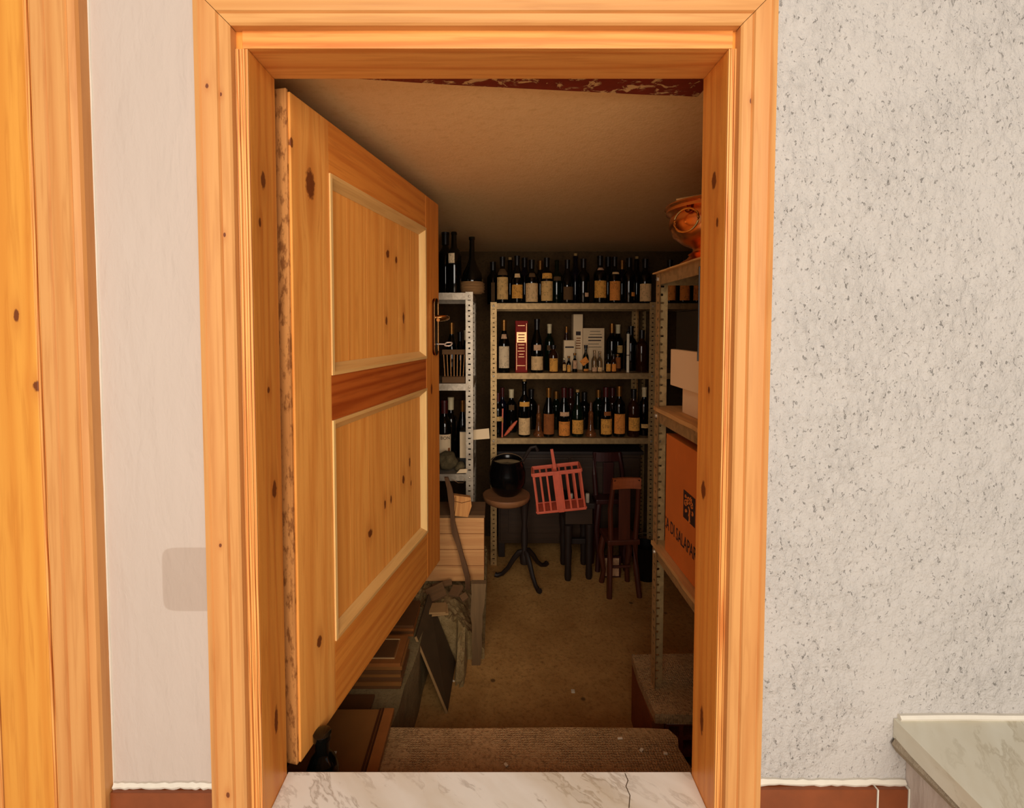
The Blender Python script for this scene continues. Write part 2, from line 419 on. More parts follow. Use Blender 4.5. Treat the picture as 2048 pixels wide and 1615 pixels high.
M['weather'] = darkwood('weathered wood', (122, 92, 56), .85)
M['slatwood'] = darkwood('dark weathered slat', (104, 68, 36), .85)
M['plankwood'] = darkwood('old plank', (120, 84, 48), .85, 'X')
M['cratewood'] = pine('pale crate pine', 'X', 'Z', (226, 164, 100), (186, 116, 62), band=12, rough=.7)
M['blockwood'] = pine('orange pine offcut', 'Z', 'X', (226, 158, 84), (180, 100, 44), band=14, rough=.7)
M['panelbrown'] = plain('brown panel', (150, 96, 46), .38, 0, .1, 9)
M['panelbrown2'] = plain('dark brown panel', (116, 74, 40), .4, 0, .15, 9)
M['panelborder'] = plain('panel border', (164, 98, 46), .4, 0, .12, 20)
M['panelline'] = plain('panel moulding groove', (84, 42, 16), .5)
M['board'] = plain('grey brown hardboard', (84, 64, 38), .7, 0, .15, 14)
M['boardedge'] = plain('pale board edge', (176, 134, 82), .7, 0, .1)
M['card'] = cardboard('orange brown cardboard', (222, 122, 50))
M['whitebox'] = plain('cream carton', (252, 218, 170), .6, 0, .04, 4)
M['blackbox'] = plain('black carton', (30, 26, 16), .6, 0, .1)
M['linen'] = plain('yellowed shelf liner', (206, 158, 92), .8, 0, .15)
M['shelfwood'] = darkwood('splintered shelf edge', (206, 156, 92), .8, 'Y')
M['brick'] = concrete('terracotta brick', (120, 52, 26), (144, 70, 38), (96, 44, 24), 12, .5, spots=False)
M['black'] = plain('black iron', (14, 11, 10), .4, .3, .2)
M['blackgloss'] = plain('black enamel', (10, 9, 9), .18, 0, .2)
M['canister'] = plain('white plastic', (206, 190, 166), .45, 0, .05)
M['wicker'] = darkwood('wicker straw', (150, 108, 62), .85, 'X')
M['wire'] = plain('thin wire', (210, 180, 140), .3, .8)
M['stone'] = concrete('stone lump', (96, 84, 58), (130, 112, 78), (70, 56, 34), 14, .8, spots=False)
M['chip'] = plain('white paint chip', (240, 226, 196), .7)
# red lintel paint that has flaked off
t = NT('flaking red paint'); v = t.obj()
k = t.ramp(t.noise(t.map(v, (1, 1.6, 1)), 26, 5, .7, .6), ((.54, (0, 0, 0)), (.58, (1, 1, 1))))
c = t.mix(k, t.mix(t.noise(v, 30, 3), srgb(140, 46, 20), srgb(100, 28, 12)), srgb(214, 168, 112))
t.bump(k, .6, .004); M['redpaint'] = t.fin(c, .6)

# ------------------------------------------------------------------ front room: wall, trim, floor
YW = .80
ZT, ZB = 1.7, -.865          # front wall top, front floor
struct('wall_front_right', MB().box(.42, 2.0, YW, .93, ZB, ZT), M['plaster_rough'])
struct('wall_front_left', MB().box(-.70, -.44, YW, .93, ZB, ZT), M['plaster_smooth'])
struct('wall_front_top', MB().box(-.44, .42, YW, .93, .505, ZT), M['plaster_smooth'])
struct('wall_front_far', MB().box(-2.0, -.70, .86, .93, ZB, ZT), M['plaster_smooth'])
struct('floor_front', MB().box(-2.0, 2.0, -2.6, YW - .01, ZB - .1, ZB), M['floor_front'])

XL, XR, ZI = -.422, .392, .481
prof = [(0, .7985), (0, .777), (.003, .774), (.017, .774), (.0195, .778), (.022, .7735), (.046, .7725), (.048, .7765), (.051, .7735), (.059, .776), (.061, .781), (.061, .7995)]
def casing(side):
    mb = MB(); n = len(prof); A = []; B = []
    for w_, y in prof:
        if side == 'L': A.append(mb.v((XL - w_, y, ZB))); B.append(mb.v((XL - w_, y, ZI + w_ - .0006)))
        if side == 'R': A.append(mb.v((XR + w_, y, ZB))); B.append(mb.v((XR + w_, y, ZI + w_ - .0006)))
        if side == 'T': A.append(mb.v((XL - w_ + .0006, y, ZI + w_))); B.append(mb.v((XR + w_ - .0006, y, ZI + w_)))
    for i in range(n - 1): mb.bm.faces.new((A[i], A[i + 1], B[i + 1], B[i]))
    mb.bm.faces.new((A[-1], A[0], B[0], B[-1]))
    mb.bm.faces.new(A); mb.bm.faces.new(B[::-1])
    return mb
tr = struct('trim_1', label='mitred pine casing around the open cellar doorway')
obj('casing_board', casing('L'), M['casing_v'], tr); obj('casing_board', casing('R'), M['casing_v'], tr); obj('casing_board', casing('T'), M['casing_h'], tr)

JY0, JY1, JL, JR, JZ = .79, .885, -.402, .380, .453
fr = struct('trim_2', label='varnished pine door jamb lining the cellar opening')
def jamb(s):
    x = JL if s < 0 else JR; o_ = -.439 if s < 0 else .419; lap = -.411 if s < 0 else .387
    mb = MB()
    f = lambda a, b: (min(a, b), max(a, b))
    mb.box(*f(x, o_), JY0 + .004, JY1, ZB, JZ - .0005, .0012)
    mb.box(*f(lap, o_), JY0 + .004, JY1, JZ - .0004, .504)
    return mb
for s in (-1, 1):
    obj('jamb', jamb(s), M['jamb_v'], fr)
    x = JL if s < 0 else JR; o_ = XL - .004 if s < 0 else XR + .004
    mb = MB()      # ridged front edge of the jamb: fluted strips
    n = 5; wd = (o_ - x)
    for i in range(n):
        a = x + wd * i / n; b = x + wd * (i + .86) / n
        mb.box(min(a, b), max(a, b), JY0 - (.001 if i % 2 else 0), JY0 + .0039, ZB, JZ - .0006, .0008)
    obj('jamb_edge', mb, M['jamb_front'], fr)
obj('head_jamb', MB().box(-.4105, .3865, JY0, JY1, JZ, .504, .0012), M['jamb_h'], fr)
obj('strike_plate', MB().box(JR - .0015, JR + .02, JY1 + .0005, JY1 + .004, at(1404, 722, .885).z, at(1404, 532, .885).z, .001), M['black'], fr)

struct('threshold', MB().box(JL + .0005, JR - .0005, .66, .889, -.90, -.861, .0015), M['marble'], label='veined white marble threshold slab of the cellar doorway')
c_ = MB(); px = [(1250, 1546), (1256, 1560), (1252, 1572), (1260, 1590), (1258, 1615)]
for i in range(4):
    def zz(p):
        q = at(p[0], p[1], 1); k_ = -.8607 / q.z; return Vector((q.x * k_, k_, -.8605))
    a, b = zz(px[i]), zz(px[i + 1])
    c_.quad((a + Vector((-.0008, 0, 0)), a + Vector((.0008, 0, 0)), b + Vector((.0008, 0, 0)), b + Vector((-.0008, 0, 0))))
crack = obj('crack', c_, M['board']); crack.parent = bpy.data.objects['threshold']

# the neighbouring doorway on the far left
tr2 = struct('trim_3', label='golden pine casing and jamb of the neighbouring doorway')
mb = MB(); A = []; B = []
for w_, y in prof:
    x = -.742 + w_ * 1.24
    A.append(mb.v((x, y, ZB))); B.append(mb.v((x, y, ZT)))
n = len(prof)
for i in range(n - 1): mb.bm.faces.new((A[i], A[i + 1], B[i + 1], B[i]))
mb.bm.faces.new((A[-1], A[0], B[0], B[-1])); mb.bm.faces.new(A); mb.bm.faces.new(B[::-1])
obj('casing_board', mb, M['casing_v'], tr2)
mb = MB().box(-.846, -.7595, .787, .85, ZB, ZT, .002)
obj('jamb', mb, M['pine_left'], tr2)
mb = MB()
for i in range(3): mb.box(-.7590 + i * .0045, -.7590 + i * .0045 + .0036, .7865 + .002 * i, .85, ZB, ZT, .0008)
for i in range(4): mb.box(-.8645 + i * .0045, -.8645 + i * .0045 + .0036, .7865 + .0015 * (3 - i), .85, ZB, ZT, .0008)
obj('jamb_edge', mb, M['jamb_front'], tr2)
struct('door_2', MB().box(-1.7, -.868, .80, .84, ZB + .005, ZT, .002), M['pine_left'], label='closed pine door cut off at the left edge')

# skirting tiles, caulk
bl = struct('baseboard_left', label='brown glazed skirting tile between the two doorways')
obj('tile', MB().box(-.6655, -.4845, .789, YW, ZB, -.803, .0015), M['tile_skirt'], bl)
mb = MB(); n = 26
def caulkline(x0, x1, y, z, h):
    m = MB(); pts = [Vector((x0 + (x1 - x0) * i / n, y, z + h * .5 + random.uniform(-.0012, .0012))) for i in range(n + 1)]
    m.tube(pts, [h * random.uniform(.42, .62) for _ in pts], 6); return m
obj('caulk', caulkline(-.664, -.486, .799, -.803, .012), M['caulk'], bl)
obj('caulk', MB().tube([(-.6655 + random.uniform(-.0008, .0008), .7995, ZB + .06 + i * (ZT - ZB - .1) / 60) for i in range(61)], .0022, 5), M['caulk'], bl)
br = struct('baseboard_right', label='brown glazed skirting tiles between doorway and stair')
obj('tile', MB().box(.4545, .660, .789, YW, ZB, -.797, .0015), M['tile_skirt'], br)
obj('tile', MB().box(.6630, .7140, .789, YW, ZB, -.797, .0015), M['tile_skirt'], br)
obj('caulk', caulkline(.456, .715, .799, -.797, .012), M['caulk'], br)
obj('caulk', MB().box(.6602, .6628, .7885, YW - .001, ZB, -.797), M['caulk'], br)
obj('caulk', MB().box(.7142, .7166, .7885, YW - .001, ZB, -.795), M['caulk'], br)

# marble stair on the right
st = struct('stair', label='marble stair tread with rough plaster side at lower right')
mb = MB(); mb.prism([(.693, .7995, -.712), (.668, -.3, -.712), (2.0, -.3, -.712), (2.0, .7995, -.712)], (0, 0, .034))
obj('tread', mb, M['marble2'], st)
mb = MB(); mb.prism([(.7175, .7995, ZB), (.69, -.3, ZB), (2.0, -.3, ZB), (2.0, .7995, ZB)], (0, 0, -.712 - ZB - .0005))
obj('stringer', mb, M['plaster_smooth'], st)
obj('mortar_edge', MB().tube([(.703 - .02 * i / 12 + random.uniform(-.003, .003), .795 - i * .09, -.722 + random.uniform(-.004, .004)) for i in range(13)], [random.uniform(.010, .015) for i in range(13)], 6), M['mortar'], st)
obj('caulk', MB().tube([(.70 + i * .06, .797, -.674 + random.uniform(-.001, .001)) for i in range(22)], .0055, 6), M['caulk'], st)

# ------------------------------------------------------------------ cellar shell
ZF, ZC = -1.40, .50
struct('floor', MB().box(-1.7, 1.8, .80, 3.3, ZF - .1, ZF), M['floor'])
struct('ceiling', MB().box(-1.7, 1.8, .93, 3.3, ZC, ZC + .1), M['ceiling'])
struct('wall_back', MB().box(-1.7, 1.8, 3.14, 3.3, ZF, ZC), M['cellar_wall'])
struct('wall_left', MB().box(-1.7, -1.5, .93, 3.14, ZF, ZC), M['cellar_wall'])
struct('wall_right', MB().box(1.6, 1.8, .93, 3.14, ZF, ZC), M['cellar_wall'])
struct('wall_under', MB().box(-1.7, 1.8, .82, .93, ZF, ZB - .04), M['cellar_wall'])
lint = MB(); lint.prism([(-.44, .8855, .478), (.42, .8855, .478), (.42, 1.004, .478), (.30, .995, .478), (.1, .975, .478), (-.1, .955, .478), (-.25, .935, .478), (-.44, .905, .478)], (0, 0, .03))
struct('trim_4', lint, M['redpaint'], label='red painted lintel edge with flaking paint above the opening')

top = [(-.5, .931), (-.5, 1.225), (-.30, 1.232), (-.1, 1.229), (.2, 1.232), (.40, 1.230), (.463, 1.226), (.478, 1.20), (.468, 1.17), (.474, 1.13), (.486, 1.09), (.482, 1.04), (.50, 1.0), (.52, .931)]
struct('step', MB().prism([(x, y, -1.15) for x, y in top], (0, 0, .08)), M['step'], label='gritty cement step just below the marble threshold')
struct('step_base', MB().box(-.5, .44, .931, 1.19, ZF, -1.1505), M['ledge'])

# left ledge with rubble
def wob(a, b, n, amp):
    return [(a[0] + (b[0] - a[0]) * i / n + (random.uniform(-amp, amp) if 0 < i < n else 0), a[1] + (b[1] - a[1]) * i / n) for i in range(n + 1)]
edge = wob((-.315, 1.24), (-.262, 1.95), 8, .006)
struct('ledge_left', MB().prism([(-1.49, 1.24, ZF), (-1.49, 1.95, ZF)] + [(x, y, ZF) for x, y in edge[::-1]], (0, 0, ZF * -1 - 1.17)), M['ledge'], label='low cement ledge along the left side of the cellar')

# rubble heap: bumpy mound
def heap(x0, x1, y0, y1, nx, ny, f):
    mb = MB(); g = []
    for i in range(nx + 1):
        row = []
        for j in range(ny + 1):
            u, v_ = i / nx, j / ny
            row.append(mb.v((x0 + (x1 - x0) * u, y0 + (y1 - y0) * v_, f(u, v_))))
        g.append(row)
    for i in range(nx):
        for j in range(ny): mb.bm.faces.new((g[i][j], g[i + 1][j], g[i + 1][j + 1], g[i][j + 1]))
    # skirt down to the floor
    ring = [g[i][0] for i in range(nx + 1)] + [g[nx][j] for j in range(1, ny + 1)] + [g[i][ny] for i in range(nx - 1, -1, -1)] + [g[0][j] for j in range(ny - 1, 0, -1)]
    low = [mb.bm.verts.new((v_.co.x, v_.co.y, ZF - .03)) for v_ in ring]
    for i in range(len(ring)):
        j = (i + 1) % len(ring); mb.bm.faces.new((ring[i], ring[j], low[j], low[i]))
    mb.bm.faces.new(low[::-1])
    return mb
rnd = random.Random(3)
HX0, HX1, HY0, HY1 = -1.0, -.045, 1.79, 2.75
def hf(u, v_):
    X, Y = HX0 + (HX1 - HX0) * u, HY0 + (HY1 - HY0) * v_
    jit = rnd.uniform(-.012, .012)
    if Y < 1.966:                      # crumbled foot of the heap, right of the leaning board
        if X < -.160 or X > -.118: return ZF - .02
        k_ = (Y - 1.79) / .165
        return max(ZF - .005, ZF - .01 + .19 * k_ ** 1.2 * (1 - .35 * (X + .160) / .057) + jit)
    vv = (Y - 1.955) / .795
    h = -1.192 + .012 * math.sin(9 * u + 4 * vv) * math.sin(7 * vv) + jit
    t_ = max(0, (u - .76) / .24)
    return max(ZF + .004, h - (.225 * t_ ** 1.5) * (.75 + .3 * math.sin(5 * vv)))
hp = heap(HX0, HX1, HY0, HY1, 96, 60, hf)
hpo = obj('rubble_heap', hp, M['rubble']); tag(hpo, 'crumbling rubble heap of mortar under the wooden crate', 'rubble'); hpo['kind'] = 'stuff'

# right ledge with hollow bricks
rl = struct('ledge_right', label='cement topped low ledge under the right shelf post')
obj('slab', MB().prism([(.484, 1.39, -1.195), (.618, 1.385, -1.195), (.95, 1.39, -1.195), (.95, 1.66, -1.195), (.488, 1.652, -1.195), (.480, 1.55, -1.195)], (0, 0, .03)), M['step'], rl)
obj('cheek', MB().prism([(.478, 1.40, ZF), (.515, 1.40, ZF), (.515, 1.64, ZF), (.486, 1.64, ZF)], (0, 0, -1.1955 - ZF)), M['redplaster'], rl)
def hollow_brick(x0, x1, y0, y1, z0, z1):
    mb = MB(); nx, nz = 2, 2; tk = .012
    wx = (x1 - x0 - tk) / nx; wz = (z1 - z0 - tk) / nz
    for i in range(nx + 1): mb.box(x0 + i * wx, x0 + i * wx + tk, y0, y1, z0, z1)
    for j in range(nz + 1):
        for i in range(nx): mb.box(x0 + i * wx + tk, x0 + (i + 1) * wx, y0, y1, z0 + j * wz, z0 + j * wz + tk)
    return mb
for i, x in enumerate((.518, .622, .726)):
    obj('hollow_brick', hollow_brick(x, x + .10, 1.40, 1.63, -1.30, -1.2), M['brick'], rl)
    obj('hollow_brick', hollow_brick(x, x + .10, 1.405, 1.63, -1.3995, -1.302), M['brick'], rl)
obj('mortar_joint', MB().box(.52, .9, 1.392, 1.60, -1.1998, -1.1955), M['caulk'], rl)

# ------------------------------------------------------------------ the open door
dx, dy = -.205 + .388, 1.742 - .915
DW = math.hypot(dx, dy); DA = math.atan2(dy, dx)
dr = struct('door_1', loc=(-.388, .915, 0), label='open pine panelled cellar door swung into the cellar')
dr.rotation_euler = (0, 0, DA)
DZ0, DZ1, TH = -.868, .446, .038
# local frame: x along the leaf, +y is the hidden left side, visible face at y=0
obj('stile', MB().box(.0008, .131, 0, TH, DZ0, DZ1, .002), M['pine_stile'], dr)
obj('hinge_edge', MB().box(-.006, .0002, .004, TH - .002, DZ0, DZ1 + .004, .001), M['pine_edge'], dr)
obj('stile', MB().box(.715, DW, 0, TH, DZ0, DZ1, .003), M['pine_stile2'], dr)
obj('rail', MB().box(.1312, .7148, .0005, TH, .335, DZ1, .001), M['pine_rail'], dr)
obj('rail', MB().box(.1312, .7148, .0005, TH, -.205, -.105, .001), M['pine_rail_red'], dr)
obj('rail', MB().box(.1312, .7148, .0005, TH, DZ0, -.705, .001), M['pine_rail'], dr)
for z0, z1 in ((-.1048, .3348), (-.7048, -.2052)):
    n = 6; ws = (.7146 - .1314) / n
    for i in range(n):
        obj('panel_board', MB().box(.1314 + i * ws + .0001, .1314 + (i + 1) * ws - .0001, .015, .026, z0, z1, .0005), M['pine_panel'], dr)
    bw = .026
    def bead(pts):   # bevelled bead: outer edge flush with the frame, inner edge down on the panel
        return MB().hexa(pts)
    x0, x1 = .1314, .7146
    o = .0; i_ = .0145
    obj('bead', MB().prism([(x0, -.003, z0), (x0 + .008, -.003, z0), (x0 + bw, i_, z0), (x0, i_, z0)], (0, 0, z1 - z0)), M['pine_bead'], dr)
    obj('bead', MB().prism([(x1, -.003, z0), (x1, i_, z0), (x1 - bw, i_, z0), (x1 - .008, -.003, z0)], (0, 0, z1 - z0)), M['pine_bead'], dr)
    obj('bead', MB().prism([(x0 + .006, -.0032, z0), (x0 + .006, i_, z0), (x0 + .006, i_, z0 + bw), (x0 + .006, -.0032, z0 + .008)], (x1 - x0 - .012, 0, 0)), M['pine_bead_h'], dr)
    obj('bead', MB().prism([(x0 + .006, -.0032, z1), (x0 + .006, -.0032, z1 - .008), (x0 + .006, i_, z1 - bw), (x0 + .006, i_, z1)], (x1 - x0 - .012, 0, 0)), M['pine_bead_h'], dr)
# handle set: long plate, lever
hx, hz0, hz1 = .792, -.098, .104
pl = MB(); N_ = 8; poly = []
for i in range(N_ + 1):
    a = math.pi * i / N_; poly.append((hx + .019 * math.cos(a), 0, hz1 - .019 + .019 * math.sin(a)))
for i in range(N_ + 1):
    a = math.pi + math.pi * i / N_; poly.append((hx + .019 * math.cos(a), 0, hz0 + .019 + .019 * math.sin(a)))
pl.prism([(x, -.0005, z) for x, y, z in poly], (0, -.009, 0))
ho = obj('handle_plate', pl, M['brass'], dr)
obj('plate_rim', MB().tube([(x, -.0095, z) for x, y, z in poly], .0014, 6, True), M['brass_hi'], ho)
obj('lever', MB().tube([(hx, -.008, .036), (hx, -.045, .036), (hx - .004, -.052, .035), (hx - .02, -.054, .033), (hx - .06, -.053, .029), (hx - .098, -.05, .026)], [.0085, .0085, .0085, .008, .0075, .006], 10), M['brass_hi'], ho)
obj('keyhole', MB().box(hx - .004, hx + .004, -.0105, -.0094, -.068, -.048), M['black'], ho)
obj('latch_plate', MB().box(DW + .0002, DW + .003, .008, .03, .34, .37), M['canister'], dr)
ky = thing('key', 'small pale metal key sticking out of the cellar door lock', 'key')
ky.location = dr.location + Matrix.Rotation(DA, 3, 'Z') @ Vector((hx, -.0108, -.058)); ky.rotation_euler = (0, 0, DA)
obj('shank', MB().tube([(0, 0, 0), (0, -.030, 0)], .0022, 8), M['steel_key'], ky)
bowp = []
for i in range(20):
    a = 2 * math.pi * i / 20; bowp.append((0, -.043 + .0125 * (abs(math.cos(a)) ** .7) * (1 if math.cos(a) > 0 else -1), .012 * (abs(math.sin(a)) ** .8) * (1 if math.sin(a) > 0 else -1)))
# the bow is turned so that it faces the doorway
rotb = Matrix.Rotation(R(62), 3, 'Y')
obj('bow', MB().tube([rotb @ Vector(p) for p in bowp], .0026, 8, True), M['steel_key'], ky)

# ------------------------------------------------------------------ shelving
PERIOD = .026
def perforated(mb, o_, ud, zd0, zd1, wd, tk, nrm):
    """Flat flange with alternating slots and round holes. o_ base point, ud unit vector across, nrm thickness direction."""
    o_ = Vector(o_); ud = Vector(ud); nrm = Vector(nrm)
    def V(u, z, k): return mb.v(o_ + ud * u + nrm * (tk * k) + Vector((0, 0, z)))
    n = int((zd1 - zd0) / PERIOD); ph = (zd1 - zd0) / n
    for k in (0, 1):
        for i in range(n):
            zc = zd0 + (i + .5) * ph; hw, hh = ((.0072, .0032) if i % 2 else (.0034, .0038))
            if i % 2: hole = [(-hw, -hh), (hw, -hh), (hw, hh), (-hw, hh)]
            else: hole = [(-.0024, -.0042), (.0024, -.0042), (.0042, -.0016), (.0042, .0016), (.0024, .0042), (-.0024, .0042), (-.0042, .0016), (-.0042, -.0016)]
            z0 = zc - ph / 2; z1 = zc + ph / 2
            out = [V(0, z0, k), V(wd, z0, k), V(wd, z1, k), V(0, z1, k)]
            inn = [V(wd / 2 + a, zc + b, k) for a, b in hole]
            if len(hole) == 4:
                for j in range(4): mb.bm.faces.new((out[j], out[(j + 1) % 4], inn[(j + 1) % 4], inn[j]))
            else:
                for j, (a, b) in enumerate(((0, 1), (2, 3), (4, 5), (6, 7))):
                    mb.bm.faces.new((out[j], out[(j + 1) % 4], inn[b], inn[a]))
                    mb.bm.faces.new((out[(j + 1) % 4], inn[(b + 1) % 8], inn[b]))
    return mb
def post(org, x, y, z0, z1, sx, sy, wd=.036):
    """Slotted angle post; corner at (x,y), flanges run sx along X and sy along Y."""
    mb = MB(org)
    perforated(mb, (x, y, 0), (sx, 0, 0), z0, z1, wd, .002, (0, sy, 0))
    perforated(mb, (x, y, 0), (0, sy, 0), z0, z1, wd, .002, (sx, 0, 0))
    return mb
def shelf_tray(org, x0, x1, y0, y1, zt, lip=.034):
    mb = MB(org)
    mb.box(x0, x1, y0, y1, zt - .0015, zt)
    mb.box(x0, x1, y0, y0 + .0015, zt - lip, zt - .0016); mb.box(x0, x1, y1 - .0015, y1, zt - lip, zt - .0016)
    mb.box(x0, x0 + .0015, y0 + .0016, y1 - .0016, zt - lip, zt - .0016); mb.box(x1 - .0015, x1, y0 + .0016, y1 - .0016, zt - lip, zt - .0016)
    mb.box(x0, x1, y0 + .0016, y0 + .012, zt - lip, zt - lip + .0015)
    return mb
def unit(name, label, x0, x1, y0, y1, z0, z1, shelves, mpost, mshelf, cat='shelf'):
    t_ = thing(name, label, cat, ((x0 + x1) / 2, (y0 + y1) / 2, z0), group=None)
    og = t_.location.copy()
    for sx, xx in ((1, x0), (-1, x1)):
        for sy, yy in ((1, y0), (-1, y1)):
            obj('post', post(og, xx, yy, z0, z1, sx, sy), mpost, t_)
    for z in shelves:
        sh = obj('shelf', shelf_tray(og, x0 + .003, x1 - .003, y0 + .003, y1 - .003, z), mshelf, t_)
        for xx in (x0 + .018, x1 - .018): obj('bolt', MB(og).lathe([(.0001, -.006), (.006, -.005), (.007, 0)], (xx, y0, z - .017), 8, axis='Y'), M['galv'], sh)
    return t_
S1 = at(985, 606, 2.75).z; S2 = at(985, 746, 2.75).z; S3 = at(985, 876, 2.75).z
bx0, bx1 = at(981, 700, 2.75).x, at(1311, 700, 2.75).x
unit('metal_shelf', 'slotted steel rack of old bottles against the cellar back wall', bx0, bx1, 2.75, 3.11, ZF, S1 + .006, (S1, S2, S3), M['galv_warm'], M['galv_shelf'])
unit('metal_shelf', 'dim steel bottle rack in the far right corner behind the boxes', bx1 + .02, 1.58, 2.75, 3.11, ZF, S1 + .006, (S1, S2, S3), M['galv_warm'], M['galv_shelf'])
LY = 2.32
L1 = at(930, 585, LY).z; L2 = at(945, 767, LY).z; L3 = at(945, 948, LY).z
lx1 = at(946, 700, LY).x
unit('metal_shelf', 'bright slotted steel rack seen just past the open door', -1.15, lx1, LY, 2.72, -1.16, L1 + .004, (L1, L2, L3), M['galv'], M['galv'])
RX, RY = .5135, 1.52
R1 = at(1312, 548, RY).z; R2 = at(1312, 818, RY).z; R3 = at(1312, 1086, RY).z
rt = thing('metal_shelf', 'slotted steel rack on the right holding copper pot and cartons', 'shelf', (.69, 1.26, -1.165))
og = rt.location.copy()
obj('post', post(og, RX, RY, -1.165, R1, 1, -1, .037), M['galv_warm'], rt)
obj('post', post(og, RX, .985, ZF, R1, 1, 1, .037), M['galv_warm'], rt)
obj('post', post(og, .87, RY, -1.165, R1, -1, -1, .037), M['galv_warm'], rt)
obj('post', post(og, .87, .985, ZF, R1, -1, 1, .037), M['galv_warm'], rt)
for i, z in enumerate((R1, R2, R3)):
    sh = obj('shelf', shelf_tray(og, RX + .0025, .868, .988, RY - .0025, z, .036), M['galv_warm'], rt)
    if i:
        mb = MB(og); n = 14                                   # splintered board laid on the tray
        ys = [.99 + (RY - .004 - .99) * k / n for k in range(n + 1)]
        poly = [(RX - .004 - random.uniform(0, .006), y, z + .0003) for y in ys] + [(.866, ys[-1], z + .0003), (.866, ys[0], z + .0003)]
        mb.prism(poly, (0, 0, .012)); obj('shelf_board', mb, M['shelfwood'], rt)
    else:
        mb = MB(og); n = 14; ys = [.99 + (RY + .012 - .99) * k / n for k in range(n + 1)]
        poly = [(RX - .006 - random.uniform(0, .004), y, z + .0003) for y in ys] + [(.866, ys[-1], z + .0003), (.866, ys[0], z + .0003)]
        mb.prism(poly, (0, 0, .004)); obj('shelf_liner', mb, M['linen'], rt)
for z in (R1 - .018, R2 - .018, R3 - .018): obj('bolt', MB(og).lathe([(.0001, -.006), (.006, -.005), (.007, 0)], (RX, RY - .018, z), 8, axis='X'), M['galv'], rt)

# ------------------------------------------------------------------ bottles
def prof_bottle(style, H, r):
    if style == 'bordeaux': P = [(.0, .004), (.55, .004), (.93, 0), (1, .02), (1, .60), (.97, .64), (.80, .69), (.50, .735), (.40, .77), (.37, .82), (.36, .955), (.42, .958), (.42, .985), (.36, 1.0), (0, 1.0)]
    elif style == 'burgundy': P = [(0, .004), (.55, .004), (.93, 0), (1, .02), (1, .48), (.96, .54), (.82, .62), (.60, .70), (.44, .78), (.36, .86), (.34, .955), (.40, .958), (.40, .985), (.34, 1.0), (0, 1.0)]
    elif style == 'squat': P = [(0, .004), (.6, .004), (.95, 0), (1, .02), (1, .58), (.95, .66), (.75, .74), (.5, .79), (.42, .82), (.42, .93), (.55, .935), (.55, .99), (.45, 1.0), (0, 1.0)]
    elif style == 'flute': P = [(0, .004), (.55, .004), (.93, 0), (1, .02), (1, .42), (.93, .54), (.72, .70), (.48, .83), (.38, .92), (.38, .96), (.44, .962), (.44, .99), (.38, 1.0), (0, 1.0)]
    elif style == 'decanter': P = [(0, .004), (.7, .004), (1, 0), (1.05, .02), (1.0, .06), (.80, .09), (.62, .14), (.5, .25), (.46, .42), (.52, .46), (.34, .49), (.26, .55), (.18, .66), (.14, .68), (0, .70)]
    elif style == 'small': P = [(0, .004), (.6, .004), (.95, 0), (1, .02), (1, .5), (.9, .6), (.5, .70), (.42, .75), (.42, .88), (.5, .885), (.5, .99), (.4, 1.0), (0, 1.0)]
    return [(max(a * r, .0001), b * H) for a, b in P]
BOT = [0]
def bottle(label, px, Y, z, H, r, style='bordeaux', g='black_bottle', lab=None, cap=None, extra=None, group=None, name='wine_bottle', x=None, seal=None, turn=0):
    X = x if x is not None else at(px, 655, Y).x
    t_ = thing(name, label, 'bottle', (X, Y, z), group=group)
    bo = obj('glass_body', MB().lathe(prof_bottle(style, H, r), seg=18), M[g], t_)
    if lab:
        a, b, m_, half = lab
        c0 = -math.pi / 2 + turn
        obj('paper_label', MB().lathe([(r * 1.012, a * H), (r * 1.012, b * H)], seg=12, a0=c0 - half, a1=c0 + half), M[m_], t_)
    if seal:
        a, b, m_, half = seal
        rr = r * (.72 if a > .62 else 1.01)
        P = prof_bottle(style, H, r)
        def rad(zz):
            for (r0, z0), (r1, z1) in zip(P, P[1:]):
                if z0 <= zz <= z1 and z1 > z0: return r0 + (r1 - r0) * (zz - z0) / (z1 - z0)
            return r
        prf = [(rad((a + (b - a) * k / 4) * H) * 1.02 + .0004, (a + (b - a) * k / 4) * H) for k in range(5)]
        c0 = -math.pi / 2 + turn
        obj('shoulder_label', MB().lathe(prf, seg=8, a0=c0 - half, a1=c0 + half), M[m_], t_)
    if cap:
        nr = {'bordeaux': .36, 'burgundy': .34, 'flute': .38, 'squat': .55, 'small': .5, 'decanter': .2}[style]
        z0 = .80 if style in ('bordeaux', 'burgundy', 'flute') else .88
        nr2 = max(nr + .04, .42)
        if cap == 'cork':
            obj('cork', MB().lathe([(.0001, H + .0003), (nr * r * .8, H + .0003), (nr * r * .85, H + .016), (.0001, H + .016)], seg=10), M['cork'], t_)
        else:
            obj('capsule', MB().lathe([(nr2 * r * 1.06, z0 * H), (nr2 * r * 1.1, H * .955), (nr2 * r * 1.18, H * .958), (nr2 * r * 1.18, H * 1.001), (.0001, H * 1.003)], seg=12), M['capsule_' + cap], t_)
    return t_
G1, G2, G3 = 'bottles on the top back shelf', 'bottles on the middle back shelf', 'bottles on the bottom back shelf'
yb = 2.80
def hz(py, Y): return at(990, py, Y).z
def top(shelf, lab_top, lab_bot, Y):   # label limits as heights over the shelf
    return hz(lab_bot, Y) - shelf, hz(lab_top, Y) - shelf
